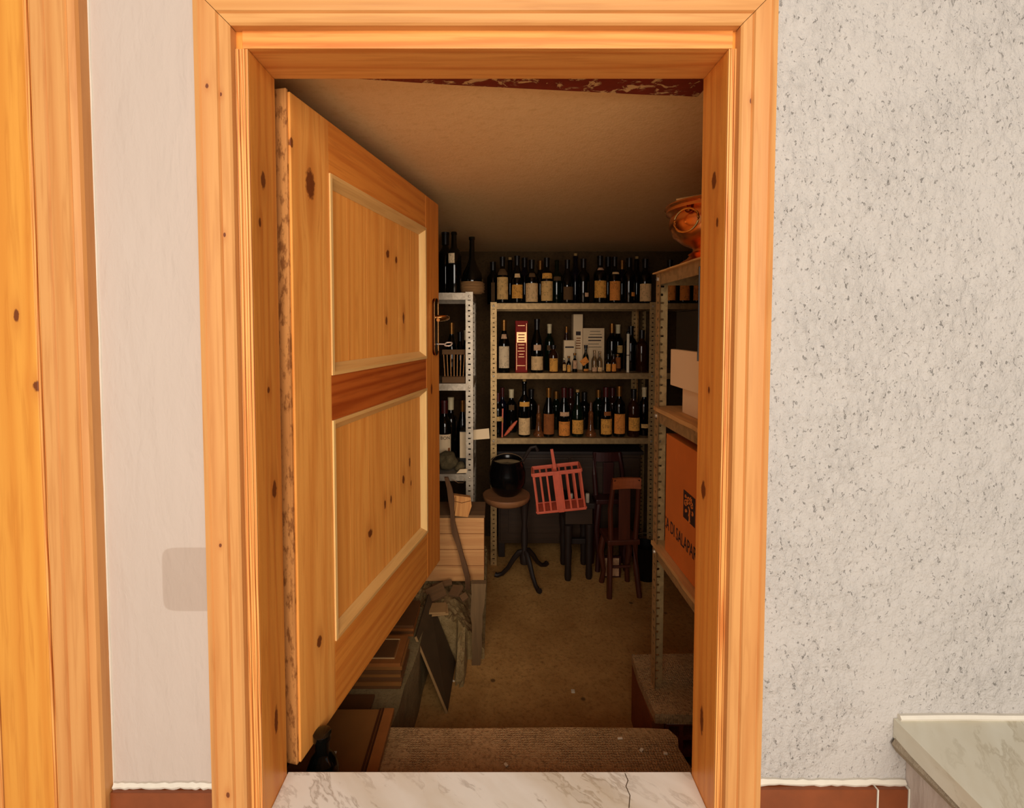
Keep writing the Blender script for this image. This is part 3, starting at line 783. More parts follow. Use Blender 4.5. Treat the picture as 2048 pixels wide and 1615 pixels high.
def bl_(label, px, shelf, ytop, lt, lb, m_, half=1.05, r=.037, style='bordeaux', g='black_bottle', cap=None, grp=None, Y=None, seal=None, turn=0):
    Y = Y or yb + .01
    H = hz(ytop, Y) - shelf
    lab = None
    if lt:
        a, b = top(shelf, lt, lb, Y); lab = (max(.02, a / H), b / H, m_, half)
    sl = None
    if seal:
        a, b = top(shelf, seal[0], seal[1], Y); sl = (a / H, b / H, seal[2], seal[3])
    return bottle(label, px, Y, shelf + .0004, H, r, style, g, lab, cap, group=grp, seal=sl, turn=turn)
# top back shelf, left to right
bl_('dark bottle with narrow brown label strip, leftmost on the top back shelf', 986, S1, 524, 566, 603, 'darklab', .3, grp=G1, cap='black', Y=2.92)
bl_('dark bottle with tall tan label, left end of top back shelf', 1005, S1, 514, 555, 599, 'tan', 1.1, .035, cap='black', grp=G1, seal=(538, 551, 'darklab', .9))
bl_('dark bottle with short square tan label, beside the tall tan label bottle', 1034, S1, 512, 570, 597, 'ochre', 1.05, .035, grp=G1, cap='black', seal=(548, 556, 'cream', .5), style='burgundy')
bl_('dark bottle with plain wide cream label and small emblem, top back shelf', 1063, S1, 520, 567, 604, 'cream', 1.25, .037, grp=G1, cap='black', seal=(547, 555, 'darklab', .5))
bl_('dark bottle with torn tan label and pointed shoulder label, top back shelf', 1093, S1, 516, 563, 602, 'tan', 1.15, .036, grp=G1, cap='black', seal=(547, 558, 'ochre', .9))
bl_('green bottle with small square neck seal, between torn label and dim label bottles', 1113, S1, 520, None, None, None, g='green_bottle', grp=G1, Y=2.9, seal=(554, 562, 'darklab', .7), r=.033)
bl_('dark bottle with dim grey brown label, centre of top back shelf', 1134, S1, 520, 574, 600, 'darklab', 1.1, .034, style='burgundy', grp=G1, cap='black', turn=.3)
bl_('unlabelled dark bottle with small paper tag, centre of top back shelf', 1166, S1, 518, 586, 594, 'pinkish', .35, .036, grp=G1, cap='black', turn=.45)
bl_('dark bottle with dark arched band on tan label, top back shelf', 1199, S1, 512, 562, 596, 'ochre', 1.15, .037, grp=G1, cap='black', seal=(536, 541, 'pinkish', .8))
bl_('dark bottle with tall orange tan label, beside the arched band bottle', 1228, S1, 514, 563, 601, 'orange', 1.1, .034, grp=G1, cap='black', seal=(545, 549, 'cream', .6))
bl_('unlabelled dark bottle with reddish tag, right part of top back shelf', 1257, S1, 516, 585, 593, 'orange', .35, .036, grp=G1, cap='black', turn=.5)
bl_('dark bottle with broad plain tan label, right end of top back shelf', 1289, S1, 518, 568, 603, 'cream', 1.1, .036, grp=G1, cap='black', turn=-.1)
for i, px in enumerate((1020, 1049, 1080, 1150, 1215, 1243, 1272)):
    bl_(('back row dark bottle on the top shelf behind the ' + ('tall tan label bottle', 'short square label bottle', 'plain cream label bottle', 'dim label bottle', 'arched band bottle', 'orange tan label bottle', 'reddish tag bottle')[i]), px, S1, (520, 516, 522, 512, 514, 521, 518)[i], None, None, None, g=('black_bottle', 'blue_bottle')[i % 2], grp='back row bottles on the top back shelf', Y=3.03, cap=('cork', 'black', 'gold')[i % 3])
for i, px in enumerate((1338, 1366, 1393)):
    bl_('bottle with tan label in the far right corner rack, ' + ('nearest the steel post', 'middle of the three', 'nearest the door jamb')[i], px, S1, 520, 568, 601, 'orange', 1.0, .034, grp='bottles in the far right corner rack', cap='black')
# middle back shelf
bl_('dark bottle with white gold cut label, leftmost on the middle back shelf', 1008, S2, 640, 692, 735, 'white', 1.0, .035, grp=G2, cap='gold', style='burgundy', seal=(668, 677, 'pinkish', .7))
bl_('dark bottle with low pinkish tan label, right of the red tin', 1074, S2, 638, 712, 739, 'cream', 1.15, .037, style='burgundy', grp=G2, cap='black', seal=(689, 700, 'pinkish', .6))
bl_('slim dark bottle with yellow cap behind the squat bottle', 1099, S2, 648, 690, 700, 'darklab', .6, .03, grp=G2, cap='white', Y=2.95, g='green_bottle')
bl_('squat dark bottle with arched ochre label, middle back shelf', 1107, S2, 690, 716, 742, 'ochre', .95, .029, style='squat', grp=G2, g='brown_bottle', cap='black')
bl_('bottle with tall turned gold stopper behind white carton', 1133, S2, 653, None, None, None, r=.022, style='flute', grp=G2, Y=2.97, cap='gold', g='brown_bottle')
for i, (px, yt, a, b, m_, r_) in enumerate(((1129, 716, 728, 741, 'tan', .012), (1138, 712, 729, 743, 'ochre', .013), (1150, 706, 720, 737, 'pinkish', .015), (1172, 690, 737, 742, 'orange', .018), (1189, 700, 734, 742, 'pinkish', .017), (1200, 702, 734, 742, 'cream', .016), (1217, 708, 727, 742, 'ochre', .017), (1228, 708, 727, 742, 'orange', .016), (1236, 708, 714, 736, 'brownlab', .019))):
    bl_('miniature bottle on middle back shelf, ' + ('smallest and leftmost with tan label', 'with ochre label beside the smallest one', 'dark with slim label behind the tag', 'plain dark one behind the diamond tag', 'clear, left of the clear pair', 'clear, right of the clear pair', 'dark with banded ochre label', 'dark with plain orange label', 'amber with tall brown label')[i], px, S2, yt, a, b, m_, .9, r_, style='small', g=('brown_bottle', 'black_bottle', 'black_bottle', 'green_bottle', 'clear', 'clear', 'black_bottle', 'brown_bottle', 'brown_bottle')[i], grp='miniature bottles on the middle back shelf', Y=(2.80, 2.80, 2.83, 2.86, 2.8, 2.8, 2.80, 2.80, 2.87)[i], cap=('white', 'gold', 'gold', 'black', None, None, 'black', 'black', 'gold')[i])
bl_('tall dark bottle with thin neck left of the yellow topped one', 1224, S2, 647, None, None, None, r=.033, grp=G2, Y=2.96, cap='gold')
bl_('tall dark bottle with yellow top behind amber miniature', 1236, S2, 649, 690, 705, 'tan', .6, .033, grp=G2, Y=3.04, cap='white', turn=.2)
bl_('tall dark bottle just behind the pale tube on middle back shelf', 1262, S2, 652, None, None, None, r=.036, grp=G2, Y=2.93, cap='black')
bl_('dark bottle at right end of the middle back shelf', 1284, S2, 660, None, None, None, r=.036, grp=G2, Y=2.86, g='brown_bottle', cap='black')
# bottom back shelf
bl_('dark bottle with narrow tan band label, leftmost on the bottom back shelf', 996, S3, 785, 831, 840, 'tan', 1.2, .033, grp=G3, cap='red')
bl_('slim dark bottle with orange red neck ribbon, bottom back shelf', 1005, S3, 775, None, None, None, r=.025, grp=G3, Y=2.87, cap='red', g='blue_bottle')
bl_('dark bottle with pale cap behind the red cone, bottom back shelf', 1023, S3, 778, 808, 818, 'darklab', .5, .034, grp=G3, Y=2.93, cap='white')
bl_('dark bottle with cream label and yellow neck band, bottom back shelf', 1049, S3, 762, 834, 867, 'cream', 1.15, .036, grp=G3, cap='cork', style='bordeaux', seal=(802, 811, 'ochre', .9))
bl_('amber moulded decanter with ringed foot, left of brown label bottle', 1078, S3, 780, None, None, None, r=.031, style='decanter', g='amber_fig', grp=G3)
bl_('bottle with tall brown red label between decanter and orange label bottle', 1098, S3, 775, 826, 866, 'brownlab', 1.1, .034, grp=G3, cap='gold', style='burgundy')
bl_('dark bottle with tapered orange label, centre of bottom back shelf', 1129, S3, 775, 841, 869, 'orange', 1.1, .036, grp=G3, cap='red', seal=(822, 830, 'pinkish', .8), style='burgundy')
bl_('dark bottle with grape bunch label, right of tapered orange label', 1156, S3, 784, 838, 865, 'ochre', 1.1, .036, grp=G3, style='burgundy', g='green_bottle', cap='cork')
bl_('amber moulded decanter with ringed foot, right of grape label bottle', 1183, S3, 772, None, None, None, r=.031, style='decanter', g='amber_fig', grp=G3)
bl_('dark bottle with lettered ochre label, right part of bottom back shelf', 1213, S3, 774, 836, 866, 'ochre', 1.15, .036, grp=G3, cap='red', turn=.12, style='burgundy', seal=(821, 829, 'brownlab', .6))
bl_('bottle with tall busy orange label, right part of bottom back shelf', 1240, S3, 772, 826, 865, 'orange', 1.1, .035, grp=G3, cap='gold')
bl_('bottle with stepped yellow label, right end of bottom back shelf', 1269, S3, 778, 833, 859, 'ochre', 1.1, .036, grp=G3, g='brown_bottle', cap='black')
bl_('slim dark bottle with pale cap beside the right back post', 1290, S3, 774, 846, 854, 'tan', .8, .03, grp=G3, Y=2.84, cap='white')
for i, px in enumerate((1063, 1113, 1142, 1170, 1198, 1226)):
    bl_('back row dark bottle on the bottom shelf behind the ' + ('cream label bottle', 'brown red label bottle', 'tapered orange label', 'grape label bottle', 'right moulded decanter', 'lettered ochre label bottle')[i], px, S3, (778, 782, 776, 784, 779, 775)[i], None, None, None, g=('black_bottle', 'green_bottle', 'brown_bottle')[i % 3], grp='back row bottles on the bottom back shelf', Y=3.02, cap=('black', 'gold', 'red')[i % 3])

# things among the bottles
def flat_box(name, label, cat, px0, px1, py0, py1, Y, dep, m, z=None, group=None):
    a = at(px0, py0, Y); b = at(px1, py1, Y); z0 = z if z is not None else b.z
    o = thing(name, label, cat, ((a.x + b.x) / 2, Y + dep / 2, z0), group=group)
    w_ = (b.x - a.x) / 2
    return o, w_, a.z - z0
o, hw, hh = flat_box('gift_tin', 'tall red tin with gold lettering on the middle back shelf', 'tin', 1031, 1055, 641, 742, 2.785, .06, None, S2 + .0004)
obj('tin_body', MB().box(-hw, hw, -.03, .03, 0, hh - .006, .004), M['redbox'], o)
obj('tin_lid', MB().box(-hw * 1.03, hw * 1.03, -.031, .031, hh - .02, hh, .003), M['redbox'], o)
mb = MB(); mb.box(-hw * .8, hw * .8, -.0316, -.0302, hh * .58, hh * .78)
obj('gold_label', mb, M['goldprint'], o)
mb = MB()
for z_, w_ in ((.30, .5), (.35, .4), (.41, .62), (.47, .5), (.13, .7), (.90, .6), (.53, .55)): mb.box(-hw * w_, hw * w_ * .9, -.0314, -.0302, hh * z_, hh * z_ + .003)
mb.box(hw * .78, hw * .84, -.0314, -.0302, hh * .05, hh * .95); mb.box(-hw * .84, -hw * .78, -.0314, -.0302, hh * .05, hh * .57)
obj('gold_print', mb, M['goldprint'], o)
mb = MB()
for k in range(3): mb.box(-hw * .55, hw * .5, -.032, -.0317, hh * (.61 + .055 * k), hh * (.61 + .055 * k) + .006)
obj('label_print', mb, M['redbox'], o)
o, hw, hh = flat_box('bottle_carton', 'tall narrow cream bottle carton with dark square, middle back shelf', 'box', 1147, 1165, 628, 744, 2.98, .075, None, S2 + .0004)
obj('carton_body', MB().box(-hw, hw, -.037, .037, 0, hh, .002), M['whitebox'], o)
obj('carton_print', MB().box(-hw * .45, hw * .55, -.0382, -.0371, hh * .62, hh * .69), M['inkpaper'], o)
mb = MB()
for k in range(5): mb.box(-hw * (.5 - .04 * k), hw * (.55 - .08 * (k % 2)), -.0382, -.0371, hh * (.38 + .045 * k), hh * (.38 + .045 * k) + .006)
obj('carton_print', mb, M['brownlab'], o)
o, hw, hh = flat_box('paper_sheet', 'printed white sheet standing behind the miniature bottles', 'paper', 1166, 1208, 656, 744, 2.94, .004, None, S2 + .0004)
obj('sheet', MB().box(-hw, hw, -.001, .001, 0, hh), M['whitepaper'], o)
mb = MB()
for k, (a, b) in enumerate(((.3, .62), (.1, .75), (-.45, .8), (-.55, .7), (-.6, .5), (-.55, .75))): mb.box(-hw * .5 if k > 1 else hw * a * .2 - hw * .4, hw * b, -.0016, -.0011, hh * (.92 - .075 * k), hh * (.92 - .075 * k) + (.007 if k in (2, 3) else .003))
obj('print_lines', mb, M['inkpaper'], o)
o, hw, hh = flat_box('white_carton', 'small white carton with a line of grey print, middle back shelf', 'box', 1128, 1150, 680, 744, 2.88, .05, None, S2 + .0004)
obj('carton_body', MB().box(-hw, hw, -.025, .025, 0, hh, .004), M['whitebox'], o)
obj('carton_print', MB().box(-hw * .8, hw * .75, -.0262, -.0251, hh * .75, hh * .80), M['inkpaper'], o)
o = thing('price_tag', 'orange diamond shaped paper tag hanging among the miniature bottles', 'tag', tuple(at(1167, 732, 2.775)))
obj('tag_card', MB().prism([(0, -.0007, .001), (.032, -.0007, .026), (.014, -.0007, .058), (-.024, -.0007, .028)], (0, .0014, 0)), M['orange'], o)
obj('string', MB().tube([(.012, 0, .056), (.016, .004, .075), (.014, .01, .095)], .0009, 5), M['wire'], o)
o = thing('tube_lamp', 'slim pale upright tube with dark ring at right of middle back shelf', 'tube', (at(1256, 700, 2.79).x, 2.79, S2 + .0004))
Ht = hz(664, 2.79) - S2
obj('tube', MB().lathe([(.0001, 0), (.0085, .001), (.0085, Ht * .42), (.0001, Ht * .42)], seg=12), M['chip'], o)
obj('ring', MB().lathe([(.0001, Ht * .421), (.009, Ht * .421), (.009, Ht * .44), (.0001, Ht * .44)], seg=12), M['capsule_red'], o)
obj('tube', MB().lathe([(.0001, Ht * .441), (.0085, Ht * .441), (.0085, Ht * .96), (.0001, Ht * .96)], seg=12), M['chip'], o)
obj('tip', MB().lathe([(.0001, Ht * .961), (.012, Ht * .961), (.012, Ht * 1.0), (.004, Ht * 1.02), (.004, Ht * 1.08), (.0001, Ht * 1.08)], seg=12), M['black'], o)
a = at(1009, 864, 2.78); b = at(1034, 839, 2.78)
o = thing('red_cone', 'small striped orange red cone leaning on the bottom back shelf', 'ornament', (a.x, 2.775, S3 + .0004))
d_ = Vector((b.x - a.x, 0, b.z - S3 - .014)); mb = MB(); mb.tube([Vector((0, 0, .009)) + d_ * k for k in (0, .15, .5, .85, 1)], [.004, .008, .012, .008, .0025], 10)
obj('cone_body', mb, M['redwood'], o)
mb = MB()
for k in (.3, .45, .6, .75): 
    c0 = Vector((0, 0, .009)) + d_ * k; mb.tube([c0 - d_ * .012, c0 + d_ * .012], .0122 - abs(k - .5) * .009, 10)
obj('stripes', mb, M['orange'], o)
a = at(1005, 850, 2.80)
o = thing('paper_ribbon', 'upright orange red paper strip beside the leftmost bottom bottle', 'ribbon', (at(1004.5, 840, 2.775).x, 2.775, S3 + .0004))
hh = hz(817, 2.775) - S3
obj('strip', MB().prism([(-.004, 0, 0), (.003, 0, 0), (.007, 0, hh), (-.001, 0, hh)], (0, .002, 0)), M['redwood'], o)
obj('strip_band', MB().box(-.003, .0062, -.0008, .0028, hh * .52, hh * .68), M['capsule_gold'], o)

# left rack contents
bottle('tall dark bottle at the end of the left rack top shelf by the door', 0, LY + .2, L1 + .0004, .33, .042, x=at(891, 500, LY + .2).x, cap='black', group='bottles on the left rack')
bottle('dark bottle with small white label on left rack top shelf', 0, LY + .04, L1 + .0004, .30, .036, x=at(908, 500, LY + .04).x, lab=(.48, .64, 'white', .45), group='bottles on the left rack', turn=-.3, seal=None)
o = thing('white_strip', 'upright white paper strip between bottle and wicker flask', 'paper', (at(915.5, 560, LY + .02).x, LY + .02, L1 + .0004))
obj('strip', MB().prism([(-.005, 0, 0), (.005, 0, 0), (.003, 0, hz(527, LY) - L1), (-.007, 0, hz(527, LY) - L1)], (0, .002, 0)), M['whitepaper'], o)
o = thing('wicker_flask', 'round bellied flask in a wicker jacket on left rack top shelf', 'flask', (at(944, 560, LY + .12).x, LY + .12, L1 + .0004))
obj('flask_glass', MB().lathe([(.0001, .045), (.052, .045), (.056, .07), (.046, .11), (.026, .15), (.016, .18), (.013, .24), (.013, .275), (.016, .277), (.016, .29), (.0001, .29)], seg=18), M['black_bottle'], o)
obj('wicker_jacket', MB().lathe([(.0001, 0), (.048, 0), (.061, .012), (.064, .03), (.062, .05), (.057, .062), (.0565, .05)], seg=20), M['wicker'], o)
mb = MB()
for k in range(4): mb.tube([((.0645 - abs(k - 1.6) * .0015) * math.cos(a * math.pi / 12), (.0645 - abs(k - 1.6) * .0015) * math.sin(a * math.pi / 12), .010 + .014 * k) for a in range(24)], .003, 5, True)
obj('wicker_band', mb, M['wicker'], o)
for i, (px, H_, dY) in enumerate(((903, .30, .22), (920, .25, .32), (933, .26, .22))):
    bottle('bottle on the left rack behind the spindle rack, ' + ('tallest with bright stopper', 'shortest, in the middle', 'next to the steel post')[i], 0, LY + dY, L2 + .0004, H_, .030, x=at(px, 600, LY + dY).x, style='burgundy', cap=('gold', 'black', 'white')[i], group='bottles on the left rack')
o = thing('spindle_rack', 'small wooden rack of thin spindles on the left rack middle shelf', 'rack', (at(908, 700, LY + .06).x, LY + .06, L2 + .0004))
wd = .058
obj('base', MB().box(-wd, wd, -.03, .03, 0, .03, .003), M['plankwood'], o)
obj('top_rail', MB().box(-wd * 1.02, wd * 1.02, -.012, .012, .140, .165, .003), M['plankwood'], o)
for k in range(7):
    x = -wd * .9 + wd * 1.8 * k / 6; obj('spindle', MB().tube([(x * .88, 0, .029), (x, 0, .142)], .0024, 6), M['cratewood'], o)
bottle('bottle with white BON label on left rack bottom shelf', 0, LY + .17, L3 + .0004, hz(800, LY + .17) - L3, .041, x=at(889, 880, LY + .17).x, lab=None, group='bottles on the left rack', cap='red')
lb = bpy.context.scene.objects[-1] if False else None
def text_mesh(s, size, ext=.0004):
    cu = bpy.data.curves.new('txt', 'FONT'); cu.body = s; cu.size = size; cu.extrude = ext; cu.align_x = 'LEFT'; cu.resolution_u = 3
    tmp = bpy.data.objects.new('txt', cu); col.objects.link(tmp)
    dg = bpy.context.evaluated_depsgraph_get(); dg.update()
    me = bpy.data.meshes.new_from_object(tmp.evaluated_get(dg)); bpy.data.objects.remove(tmp); bpy.data.curves.remove(cu)
    me.materials.clear()
    return me
bon = [o_ for o_ in col.objects if o_.get('label', '').startswith('bottle with white BON')][0]
zl0, zl1 = hz(912, LY + .13) - L3, hz(869, LY + .13) - L3
lab_o = obj('paper_label', MB().lathe([(.0416, zl0), (.0416, zl1)], seg=14, a0=-math.pi / 2 - .9, a1=-math.pi / 2 + 1.0), M['whitepaper'], bon)
tm = text_mesh('BON', .024)
for v_ in tm.vertices:     # wrap the letters round the bottle
    a_ = -math.pi / 2 + (v_.co.x - .017) / .0422; v_.co = Vector((.0422 * math.cos(a_), .0422 * math.sin(a_), zl1 - .026 + v_.co.y)) + Vector((math.cos(a_), math.sin(a_), 0)) * v_.co.z
tm.materials.append(M['inkpaper']); obj('lettering', tm, None, lab_o)
obj('label_emblem', MB().lathe([(.0421, zl0 + .004), (.0421, zl0 + .042)], seg=4, a0=-math.pi / 2 + .55, a1=-math.pi / 2 + .85), M['brownlab'], lab_o)
bottle('dark bottle with pale capsule on left rack bottom shelf', 0, LY + .28, L3 + .0004, hz(794, LY + .28) - L3, .036, x=at(902, 880, LY + .28).x, cap='white', group='bottles on the left rack', style='bordeaux')
bottle('dark bottle with red brown capsule on left rack bottom shelf', 0, LY + .32, L3 + .0004, hz(800, LY + .32) - L3, .030, x=at(925, 880, LY + .32).x, cap='gold', group='bottles on the left rack', style='burgundy')
o, hw, hh = flat_box('wine_carton', 'dark carton with white label and open white flap behind bright post', 'box', 919, 947, 862, 944, LY + .10, .10, None, L3 + .0004)
obj('carton_body', MB().box(-hw, hw, -.05, .05, 0, hh, .002), M['blackbox'], o)
obj('carton_label', MB().box(-hw * .95, -hw * .05, -.0512, -.0501, hh * .28, hh * .98), M['whitepaper'], o)
fx = at(980, 860, LY + .05).x - o.location.x
obj('carton_flap', MB().prism([(hw * .5, -.052, hh - .045), (fx - .002, -.052, hh - .037), (fx - .006, -.052, hh + .016), (hw * .5, -.052, hh + .006)], (0, -.003, 0)), M['whitebox'], o)
for i, (px, py, s_) in enumerate(((895, 945, .052), (921, 948, .026))):
    c0 = at(px, py, LY - .02)
    mb = MB(); bmesh.ops.create_icosphere(mb.bm, subdivisions=3, radius=s_)
    for v_ in mb.bm.verts: v_.co *= 1 + .18 * math.sin(v_.co.x * 90 + i) * math.sin(v_.co.z * 70) ; 
    for v_ in mb.bm.verts: v_.co.z *= .9
    o = obj('stone_lump', mb, M['stone'], None, (at(px, py, LY + .065).x, LY + (.065, .04)[i], L3 + s_ * 1.0)); tag(o, ('large grey stone lump in front of the BON bottle', 'small grey stone lump beside the large one')[i], 'stone')
o = thing('paper_scrap', 'white paper scrap and loop of wire at the foot of the post', 'paper', tuple(at(925, 946, LY - .012)))
obj('scrap', MB().prism([(-.03, 0, 0), (.02, 0, .002), (.024, 0, .022), (-.012, 0, .02)], (0, .002, 0)), M['whitepaper'], o)
obj('wire', MB().tube([(-.05, -.004, -.03), (-.02, -.006, -.045), (.005, -.006, -.045), (.012, -.006, -.03), (.006, -.006, -.02)], .0012, 5), M['wire'], o)

# crate and offcuts at the foot of the left rack
CY0 = 2.14
zc1 = at(968, 1035, CY0).z; zc0 = -1.165
o = thing('wooden_crate', 'pale pine crate of horizontal boards on the rubble heap', 'crate', (-.16, CY0 + .08, zc0))
x0_, x1_ = -.34 + .16, at(968, 1100, CY0).x + .16
hb = (zc1 - zc0) / 4
for k in range(4): obj('plank', MB().box(x0_, x1_, -.08, -.064, k * hb + .0012, (k + 1) * hb - .0012, .0015), M['cratewood'], o)
for k in range(2): obj('plank', MB().box(x0_, x1_, .064, .08, k * hb * 2 + .0012, (k + 1) * hb * 2 - .0012, .0015), M['cratewood'], o)
for x in (x0_, x1_ - .014): obj('side_board', MB().box(x, x + .014, -.0635, .0635, .001, hb * 4 - .001, .0015), M['cratewood'], o)
obj('lid', MB().box(x0_, x1_ + .004, -.082, .09, hb * 4, hb * 4 + .012, .002), M['plankwood'], o)
o = thing('pine_offcut', 'orange pine block tilted on top of the crate', 'wood block', (at(921, 1018, 2.12).x, 2.12, zc1 + .0125)); o.rotation_euler = (R(-6), R(6), R(8))
mb = MB(); mb.prism([(-.033, 0, .004), (.034, 0, 0), (.046, 0, .05), (.038, 0, .088), (-.045, 0, .094), (-.05, 0, .06)], (0, .04, 0)); obj('block', mb, M['blockwood'], o)
mb = MB(); mb.tube([(-.028, -.0006, .006), (-.026, -.0006, .05), (-.03, -.0006, .09)], .0012, 4); mb.tube([(-.045, -.0006, .07), (.0, -.0006, .062), (.04, -.0006, .074)], .0012, 4); obj('cracks', mb, M['panelline'], o)
a = at(891, 950, 2.10); b = at(936, 1160, 2.07)
o = thing('wooden_stick', 'weathered brown wooden slat leaning against the crate', 'stick', (b.x, 2.07, -1.172))
d0 = Vector((0, 0, .006)); d1 = Vector((a.x - b.x, .035, a.z + 1.16))
mb = MB(); pts = []
for sgn in (-1, 1):
    pass
n = 10; L_ = [d0.lerp(d1, k / n) + Vector((.008 * math.sin(k * .9), 0, 0)) for k in range(n + 1)]
poly = [p + Vector((-.012 + .003 * math.sin(i * 2.1), 0, 0)) for i, p in enumerate(L_)] + [p + Vector((.010 + .003 * math.sin(i * 1.7), 0, 0)) for i, p in enumerate(L_)][::-1]
mb.prism(poly, (0, .014, 0)); obj('slat', mb, M['slatwood'], o)
# rotten post by the rubble
a = at(952, 1290, 2.0); o = thing('rotten_plank', 'rotten grey timber standing at the edge of the rubble', 'timber', (-.085, 1.918, ZF))
ht = at(960, 1164, 1.93).z - ZF
mb = MB(); n = 8
lo = [(-.012 + random.uniform(-.004, .004) - .004 * (i / n), 0, ht * i / n) for i in range(n + 1)]; hi = [(.028 + random.uniform(-.005, .005) + .016 * (i / n), 0, ht * i / n) for i in range(n + 1)]
mb.prism(lo + hi[::-1], (0, .03, 0)); obj('timber', mb, M['weather'], o)

# broken plank pieces on the rubble
for i, (px, py, Y, w_, h_, rz, ry, lab) in enumerate((
        (872, 1172, 2.02, .040, .020, .3, -.30, 'broken brown board end tilted on the rubble'),
        (912, 1165, 2.035, .026, .016, -.5, -.2, 'darker broken board end right of the tilted one'),
        (884, 1140, 2.085, .045, .007, .15, -.2, 'long splintered lath at the back of the rubble'),
        (928, 1180, 1.985, .016, .009, .5, -.3, 'short wood chip near the rotten timber'))):
    p = at(px, py, Y)
    o = obj('broken_board', MB().box(-w_, w_, -h_ * 1.6, h_ * 1.6, -.007, .007, .002), M['plankwood'], None, (p.x, Y, -1.15), (R(26), ry, rz)); tag(o, lab, 'wood scrap', 'wood scraps on the rubble heap')
for i, (px, py, z_) in enumerate(((876, 1188, -1.146), (880, 1199, -1.163))):
    p = at(px, py, 1.93)
    o = obj('tile_shard', MB().box(-.034, .034, -.035, .035, 0, .007, .001), M['boardedge'], None, (p.x, 1.92, -1.1695 + .0075 * (1 - i) ), (0, 0, R(4 + 6 * i)))
    tag(o, ('upper pale tile shard on the ledge end', 'lower pale tile shard on the ledge end')[i], 'tile')

# ------------------------------------------------------------------ stacks of brown panels on the left ledge
def panel(label, x1, y0, y1, z, th, wd, top_detail=True, m='panelbrown2', group='stacked brown panels on the ledge', rz=0, inner=.5):
    o = thing('brown_panel', label, 'panel', (x1 - wd / 2, (y0 + y1) / 2, z), rz, group)
    d = (y1 - y0) / 2; w_ = wd / 2
    obj('panel_body', MB().box(-w_, w_, -d, d, 0, th, .0012), M['panelborder' if top_detail else m], o)
    if top_detail:
        b = .028
        mb = MB(); mb.box(-w_ + b, w_ - b, -d + b, d - b, th + .0001, th + .002, .0008); obj('field', mb, M[m], o)
        mb = MB(); c = b - .004
        mb.tube([(-w_ + c, -d + c, th), (w_ - c, -d + c, th), (w_ - c, d - c, th), (-w_ + c, d - c, th)], .0028, 4, True)
        obj('moulding', mb, M['boardedge'], o)
    return o
ZL = -1.17
n = 7; th = .0118
names = ('bottom', 'second from bottom', 'third from bottom', 'middle', 'third from top', 'second from top', 'topmost')
for k in range(n):
    x1 = at(803, 1360, 1.50).x + random.uniform(-.003, .003)
    panel('brown moulded panel, ' + names[k] + ' in the nearer stack on the ledge', x1, 1.493 + random.uniform(-.003, .003), 1.635, ZL + .0003 + k * (th + .0006), th, .26, k == n - 1, ('panelbrown2', 'panelbrown')[k % 2])
for k in range(4):
    x1 = at(828, 1265, 1.77).x + random.uniform(-.003, .003)
    panel('brown panel, ' + ('bottom', 'second from bottom', 'second from top', 'topmost')[k] + ' in the farther stack on the ledge', x1, 1.757 + random.uniform(-.003, .003), 1.925, ZL + .0003 + k * .0108, .0098, .30, False, ('panelborder', 'panelbrown2')[k % 2])
# front panel on the step by the hinge
o = thing('brown_panel', 'large tan cupboard panel with moulded edge lying on the step', 'panel', (-.40, 1.178, -1.07))
obj('panel_body', MB().box(-.10, .121, -.10, .098, .0004, .014, .0012), M['panelbrown'], o)
obj('border', MB().box(.094, .1205, -.0995, .0975, .0142, .018, .001), M['panelborder'], o)
mb = MB(); mb.box(.0805, .0855, -.0995, .0975, .0142, .017); mb.box(.0885, .0925, -.0995, .0975, .0142, .0185); obj('moulding', mb, M['panelline'], o)
o = obj('leaning_board', MB().prism([(-.178, 1.672, ZF + .001), (-.170, 1.93, ZF + .001), (-.285, 1.96, -1.125), (-.301, 1.735, -1.158)], (.006, 0, .005)), M['board']); tag(o, 'grey brown hardboard sheet leaning from floor to the left ledge', 'board')
e_ = obj('board_edge', MB().prism([(-.178, 1.6712, ZF + .001), (-.171, 1.6712, ZF + .006), (-.294, 1.7342, -1.152), (-.301, 1.7342, -1.157)], (0, -.003, 0)), M['boardedge'], o)
o = panel('small dark panel tucked on the ledge under the nearer stack', -.38, 1.33, 1.46, ZL + .0004, .01, .14, False, 'panelbrown2')
bottle('black bottle standing on the step beside the door hinge', 0, .962, -1.0696, .225, .034, x=-.362, style='squat', g='black_bottle', group=None)

# ------------------------------------------------------------------ floor furniture
# pedestal stool with three curved legs
cx_, cy_ = .162, 2.575
o = thing('pedestal_stool', 'round topped wooden stool on three curved dark legs', 'stool', (cx_, cy_, ZF))
zt = at(1030, 985, cy_).z - ZF
obj('column', MB().lathe([(.0001, .10), (.022, .10), (.026, .14), (.016, .18), (.020, .26), (.014, .32), (.024, zt - .07), (.03, zt - .045), (.0001, zt - .045)], seg=14), M['blackwood'], o)
for (tx, ty) in ((.0, 2.61), (.235, 2.44), (.305, 2.74)):
    d = Vector((tx - cx_, ty - cy_, 0)); pts = []
    for t_, z_ in ((.05, .17), (.18, .16), (.36, .12), (.55, .065), (.75, .028), (.92, .016), (1.0, .02)): pts.append(d * t_ + Vector((0, 0, z_)))
    obj('leg', MB().tube(pts, [.013, .015, .014, .012, .011, .013, .015], 8), M['blackwood'], o)
obj('seat', MB().lathe([(.0001, zt - .0445), (.10, zt - .044), (.122, zt - .03), (.13, zt - .01), (.128, zt), (.0001, zt)], (-.10, -.02, 0), seg=28), M['seatwood'], o)
o = thing('enamel_pot', 'round black enamel pot with wire bail on the pedestal stool', 'pot', (cx_ - .095, cy_ - .02, ZF + zt + .0004))
